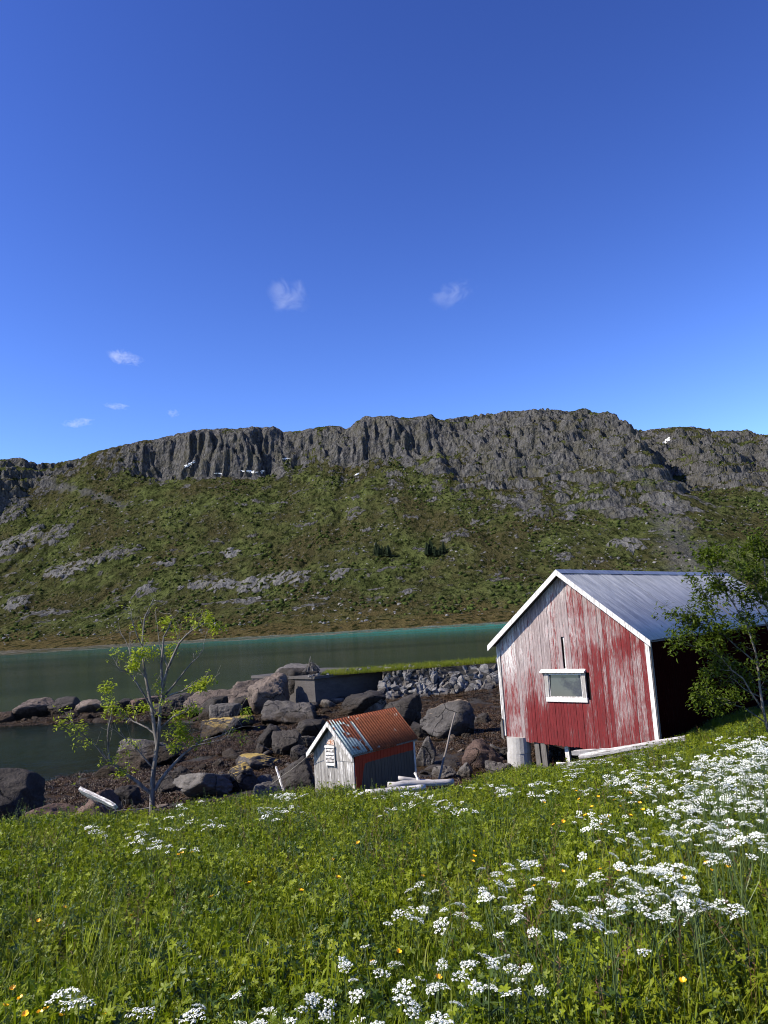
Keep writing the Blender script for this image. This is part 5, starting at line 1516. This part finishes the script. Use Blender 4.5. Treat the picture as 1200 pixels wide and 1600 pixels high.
# leafy shrub at the right, in front of the barn's dark side
S = np.array(on_ground(1195, 1190, .0)); S = at(1196, 1175, 17.5); S[2] = ground_z(S[0], S[1]); SY = S[1]
shrub = empty('leafy_shrub', S)
tag(shrub, 'tall leafy green shrub before the dark side of the barn', 'shrub')
rt_ = np.random.RandomState(52)
trunk, twigs, crown = MB(), MB(), MB(); tips = []
SB = [([(1192, 1180), (1180, 1110), (1172, 1040), (1160, 990), (1145, 960), (1125, 925), (1108, 895), (1095, 875)], .032, .006, -.5),
      ([(1200, 1180), (1196, 1090), (1192, 1000), (1188, 930), (1182, 880), (1176, 840)], .036, .006, .3),
      ([(1180, 1110), (1150, 1060), (1120, 1030), (1090, 1010), (1060, 1005)], .020, .004, -.4),
      ([(1172, 1040), (1140, 1010), (1110, 985), (1085, 975), (1060, 970)], .018, .004, .2),
      ([(1160, 990), (1130, 960), (1105, 940), (1085, 915)], .016, .004, .5),
      ([(1185, 1130), (1150, 1105), (1125, 1098), (1100, 1092)], .016, .004, -.3),
      ([(1210, 1180), (1230, 1080), (1225, 980), (1215, 900), (1205, 850)], .036, .006, .1),
      ([(1192, 1000), (1170, 950), (1155, 915), (1145, 880)], .018, .004, .5),
      ([(1178, 1090), (1150, 1075), (1130, 1058), (1100, 1050)], .014, .003, .4),
      ([(1222, 1000), (1195, 960), (1175, 935), (1160, 900)], .02, .004, -.6),
      ([(1215, 1150), (1250, 1050), (1270, 960), (1265, 880)], .03, .005, .3)]
for pts_, r0, r1, dy in SB:
    ps = photo_branch(S, SY, [(a + 14 - (1200 - a) * .06, b) for a, b in pts_], dy); fine_ = []
    for a, b in zip(ps[:-1], ps[1:]): fine_ += [a, (a + b) / 2 + rt_.normal(0, .022, 3)]
    fine_.append(ps[-1]); rads = np.linspace(r0, r1, len(fine_))
    trunk.tube(fine_, rads, 6, False)
    tips.append((fine_[-1], fine_[-1] - fine_[-2]))
    for k in range(3, len(fine_)):
        for _ in range(3):
            if rt_.rand() < .22: continue
            dd = fine_[k] - fine_[k-1]; dd /= np.linalg.norm(dd)
            grow(trunk, twigs, rt_, fine_[k], dd * .5 + rt_.normal(0, .6, 3) + np.array([0, 0, .15]), rt_.uniform(.2, .46), min(rads[k] * .6, .009), 1 if rt_.rand() < .4 else 0, tips, .06, .3, (1, 3))
trunk.build('trunk', mat_bark, shrub, True); tag(twigs.build('twigs', mat_twig, shrub, True), kind='stuff')
for (tp, dd) in tips:
    for k in range(3):
        leaf_cluster(crown, rt_, tp + rt_.normal(0, .09, 3), dd / (np.linalg.norm(dd) + 1e-9), rt_.randint(7, 13), .105, .06)
crown.build('crown', mat_shrub, shrub)

# two dark spruce groves far up the mountainside
m = Mat('far_spruce'); mat_spruce = m.done(m.bsdf(m.mix(m.rand(), (.006, .011, .005), (.014, .022, .009)), .9, None, .1))
m = Mat('far_spruce_bark'); mat_sbark = m.done(m.bsdf((.03, .022, .016), .9, None, .1))
def spruce_mesh(seed):
    r = np.random.RandomState(seed); mb = MB()
    for k in range(9):
        z0 = .10 + k * .1; R_ = .24 * (1.05 - k / 9) + .02; n = 11
        v = [(0, 0, z0 + .17)]
        for i in range(n):
            a = 6.283 * i / n; q = R_ * (1.15 if i % 2 else .62) * r.uniform(.8, 1.2)
            v.append((math.cos(a) * q, math.sin(a) * q, z0 + r.uniform(-.03, .02)))
        mb.add(v, [(0, i + 1, (i + 1) % n + 1) for i in range(n)])
    return mb.mesh('crown', mat_spruce)
SPR = [spruce_mesh(3000 + k) for k in range(3)]
_t = MB(); _t.tube([(0, 0, -.1), (0, 0, .5)], [.02, .012], 5); SPT = _t.mesh('trunk', mat_sbark)
rq = random.Random(3)
for (cx, cy, n, w, nm) in [(600, 868, 10, 14, 'the first dark grove on the mountainside, above the shed'), (680, 867, 12, 16, 'the second dark grove on the mountainside, nearer the barn')]:
    for k in range(n):
        p = hit_mountain(cx + rq.uniform(-w, w), cy + rq.uniform(-4, 3))
        t = empty('spruce_tree', (p[0], p[1], mountain_z(p[0], p[1])), rq.uniform(0, 6))
        H = rq.uniform(9, 15)
        tag(t, 'small dark spruce in ' + nm, 'tree', nm)
        obj('crown', rq.choice(SPR), t, None, None, (H * 1.3, H * 1.3, H)); obj('trunk', SPT, t, None, None, (H, H, H))

# birch scrub and loose boulders over the far slopes, past counting
def bush_mesh(seed):
    v, f = _ICO[1]; r = np.random.RandomState(seed)
    p = v * r.uniform(.7, 1.25, len(v))[:, None] * np.array([.5, .5, .36]); p[:, 2] += .2
    return p, f
m = Mat('far_scrub'); mat_scrub = m.done(m.bsdf(m.mix(m.rand(), (.016, .023, .007), (.050, .066, .017)), .95, None, .0))
bush_src = [mesh('scrub_bush', *bush_mesh(3100 + k), mat_scrub) for k in range(4)]
mat_farstone = rock_mat('far_boulders', (.06, .06, .06), (.22, .215, .21), dry=True)
fst_src = [mesh('far_stone', *hull_stone(3200 + k, 10), mat_farstone) for k in range(4)]
def slope_scatter(name, n, seed, src, s0, s1, smin, smax, th, label):
    r = np.random.RandomState(seed); x = r.uniform(-800, 800, n); y = r.uniform(600, 1420, n)
    i = np.clip(np.searchsorted(_ys, y) - 1, 0, len(_ys) - 2); j = np.clip(((x - _xs[0]) / MDX).astype(int), 0, len(_xs) - 2)
    keep = (np.abs(x) < .58 * y) & (MS[i, j] > smin) & (MS[i, j] < smax) & (rockm[i, j] < .5) & (fbm(x / 90, y / 140, seed, 4, .6) + r.normal(0, .12, n) > th)
    x, y, i, j = x[keep], y[keep], i[keep], j[keep]; k = len(x)
    z = MH[i, j]
    scatter(name, np.stack([_xs[j], _ys[i], z - .2], -1), np.stack([r.normal(0, .1, k), r.normal(0, .1, k), r.rand(k) * 6.28], -1), s0 + (s1 - s0) * r.rand(k) ** 2, src, [label])
slope_scatter('hillside_scrub', 26000, 801, bush_src, 2.0, 5.6, .10, .9, .09, 'low dark scrub dotted over the far mountainside')
slope_scatter('hillside_boulders', 9000, 802, fst_src, 1.5, 5.5, .06, .9, .06, 'loose grey boulders strewn over the far mountainside')
# ------------------------------------------------------------------ timber, poles and driftwood
def plank_between(name, a, b, w, t, mat, label, cat, group=None, roll=0.0, taper=1.0, seed=1):
    """a sawn board or pole lying between two points, a little bowed and split at its ends"""
    a, b = np.asarray(a, float), np.asarray(b, float); d = b - a; L = np.linalg.norm(d)
    r = np.random.RandomState(seed); n = 7; vs, fs = [], []
    for k in range(n + 1):
        tt = k / n; s = 1 + (taper - 1) * tt; x = L * tt - L / 2
        bow = .012 * L * math.sin(math.pi * tt) * .3
        j = r.normal(0, .10, 4) * w
        vs += [(x, -w/2*s + j[0], -t/2 + bow), (x, w/2*s + j[1], -t/2 + bow), (x, w/2*s + j[2], t/2*s + bow), (x, -w/2*s + j[3], t/2*s + bow)]
    for k in range(n):
        for i in range(4): fs.append((4*k+i, 4*k+(i+1) % 4, 4*k+4+(i+1) % 4, 4*k+4+i))
    fs += [(3, 2, 1, 0), (4*n, 4*n+1, 4*n+2, 4*n+3)]
    vs = [(v[2], v[1], v[0]) for v in vs]            # long axis along z so that the grain follows it
    fs = [f[::-1] for f in fs]
    o = obj(name, mesh(name, vs, fs, mat), None, (a + b) / 2)
    q = Vector(d).to_track_quat('Z', 'Y'); o.rotation_euler = (q.to_matrix() @ Matrix.Rotation(roll, 3, 'Z')).to_euler()
    tag(o, label, cat, group); return o
def log_between(name, a, b, r0, r1, mat, label, cat, group=None, seed=1, knots=True):
    a, b = np.asarray(a, float), np.asarray(b, float); r = np.random.RandomState(seed)
    d = b - a; L = np.linalg.norm(d); mb = MB(); n = 9
    pts = [np.array([r.normal(0, .012 * L * .3), r.normal(0, .012 * L * .3), L * k / n - L / 2]) for k in range(n + 1)]
    mb.tube(pts, [(r0 + (r1 - r0) * k / n) * r.uniform(.9, 1.1) for k in range(n + 1)], 8)
    o = mb.build(name, mat, None, True, loc=(a + b) / 2); o.rotation_euler = Vector(d).to_track_quat('Z', 'Y').to_euler()
    tag(o, label, cat, group); return o
TG = 'old timber under the barn'
Yt = 21.9
plank_between('plank', at(905, 1183, 22.4), at(1071, 1153, 21.2), .10, .14, mat_white_trim, 'long white-edged plank on top of the timber by the barn', 'plank', TG, .2, 1, 1)
plank_between('plank', at(893, 1176, 22.9), at(962, 1172, 22.6), .12, .06, mat_drift, 'short pale plank under the low edge of the barn gable', 'plank', TG, .1, 1, 2)
log_between('pole', at(925, 1190, 22.1), at(1070, 1166, 21.1), .055, .075, mat_post, 'grey pole lying just below the long white-edged plank', 'pole', TG, 3)
log_between('pole', at(985, 1184, 21.6), at(1062, 1176, 20.9), .07, .06, mat_drift, 'lowest pale pole of the timber beside the barn', 'pole', TG, 4)
plank_between('plank', at(870, 1196, 22.6), at(985, 1185, 21.9), .12, .05, mat_drift, 'weathered plank sunk in the flowers before the barn', 'plank', TG, .3, 1, 5)
plank_between('plank', at(1008, 1186, 21.2), at(1066, 1180, 20.8), .14, .07, mat_post, 'dark board end at the bottom of the timber stack', 'plank', TG, .1, 1, 6)
DG = 'bleached logs beside the shed'
log_between('driftwood_log', at(572, 1240, 17.5), at(664, 1230, 17.9), .085, .07, mat_drift, 'nearest bleached log lying by the shed wall', 'log', DG, 7)
log_between('driftwood_log', at(606, 1227, 18.1), at(708, 1222, 18.6), .07, .08, mat_drift, 'middle bleached log of the three by the shed', 'log', DG, 8)
log_between('driftwood_log', at(622, 1216, 18.6), at(706, 1226, 18.9), .05, .05, mat_drift, 'rear thin bleached log of the three by the shed', 'log', DG, 9)
plank_between('stake', at(659, 1231, 18.5), at(648, 1207, 18.7), .06, .03, mat_white_board, 'short white stake sticking up from the bleached logs', 'stake', None, 0, 1, 10)
plank_between('stake', at(443, 1236, 19.8), at(431, 1198, 20.2), .05, .03, mat_white_board, 'leaning white stake among the rocks, left of the shed', 'stake', None, 0, 1, 11)
_p = at(676, 1214, 20.6)
log_between('leaning_pole', (_p[0], _p[1], ground_z(_p[0], _p[1]) - .1), at(711, 1114, 21.6), .032, .02, mat_dark_boards, 'thin grey pole leaning upright between shed and barn', 'pole', None, 12)
_a = at(424, 1226, 19.9)
log_between('bent_branch', _a, at(489, 1176, 18.7), .010, .006, mat_twig, 'thin dry branch leaning against the shed eave', 'branch', None, 13)
plank_between('driftwood_plank', at(127, 1235, 15.1), at(181, 1260, 14.7), .17, .07, mat_white_trim, 'white bleached plank lying on the tan rock by the shore', 'plank', None, .75, .7, 14)
# brush heap at the quay corner
rh = np.random.RandomState(66); mb = MB(); c = at(486, 1045, 50.6)
for k in range(46):
    a = rh.uniform(0, 6.28); q = rh.uniform(.1, .6)
    mb.tube([np.array([math.cos(a) * q, math.sin(a) * q, -.15]), np.array([math.cos(a) * q * .5, math.sin(a) * q * .5, .25]) + rh.normal(0, .06, 3), np.array([rh.normal(0, .07), rh.normal(0, .07), rh.uniform(.0, .42)]) + rh.normal(0, .16, 3)], [.03, .022, .012], 4)
o = mb.build('brush_heap', mat_post, None, False, loc=c); tag(o, 'small brown heap of brushwood at the quay corner', 'brush heap')

# ------------------------------------------------------------------ thin summer clouds
def cloud(px, py, w, h, dens, label, seed, tilt=0.0):
    Y = 5200.0; c = at(px, py, Y); mpp = Y / FPX
    v, f = _ICO[3]; r = np.random.RandomState(seed)
    p = v * (1 + .18 * fbm(v[:, 0] * 1.5 + seed, v[:, 2] * 1.5 + v[:, 1], 660, 3))[:, None] * np.array([w * mpp * .5, w * mpp * .35, h * mpp * .5])
    m = Mat('thin_cloud'); o_ = m.ob()
    k = 1.0 / (mpp * h)
    n1 = m.noise(m.scale(o_, (k * 2.0, k * 2.0, k * 2.8)), 1, 6, .62, .9)
    rad = m.n('VectorMath', operation='LENGTH', i_0=m.n('VectorMath', operation='MULTIPLY', i_0=o_, i_1=(2 / (w * mpp), 2.9 / (w * mpp), 2 / (h * mpp))).outputs[0]).outputs['Value']
    edge = m.ramp(rad, [(.45, 1), (1.0, 0)])
    d = m.math('MULTIPLY', m.ramp(m.math('MULTIPLY', n1, m.math('ADD', m.math('MULTIPLY', edge, .5), .62)), [(.50, 0), (.72, 1)]), m.math('MULTIPLY', edge, dens * .42 / (mpp * h)))
    vol = m.n('VolumePrincipled', i_Color=(.97, .98, 1.0), i_Density=d, i_Anisotropy=.2)
    m.t.links.new(vol.outputs[0], m.out.inputs['Volume'])
    o = obj('cloud', mesh('cloud', p, f, m.m, True), None, c, (0, tilt, 0)); tag(o, label, 'cloud', 'thin clouds')
cloud(455, 460, 120, 96, 2.0, 'ragged white cloud puff left of the sky centre, the largest', 1, .5)
cloud(706, 458, 110, 62, 1.3, 'faint cloud wisp above the barn side of the ridge', 2, -.2)
cloud(192, 558, 92, 34, 2.2, 'slanting cloud streak in the left sky', 3, .32)
cloud(272, 645, 36, 22, 1.4, 'small faint cloud puff just above the left ridge', 4, .2)
cloud(122, 661, 76, 18, 1.3, 'pale cloud streak low in the left sky', 5, -.1)
cloud(182, 635, 64, 14, 1.0, 'very faint cloud streak low in the left sky, above the pale one', 6, .1)
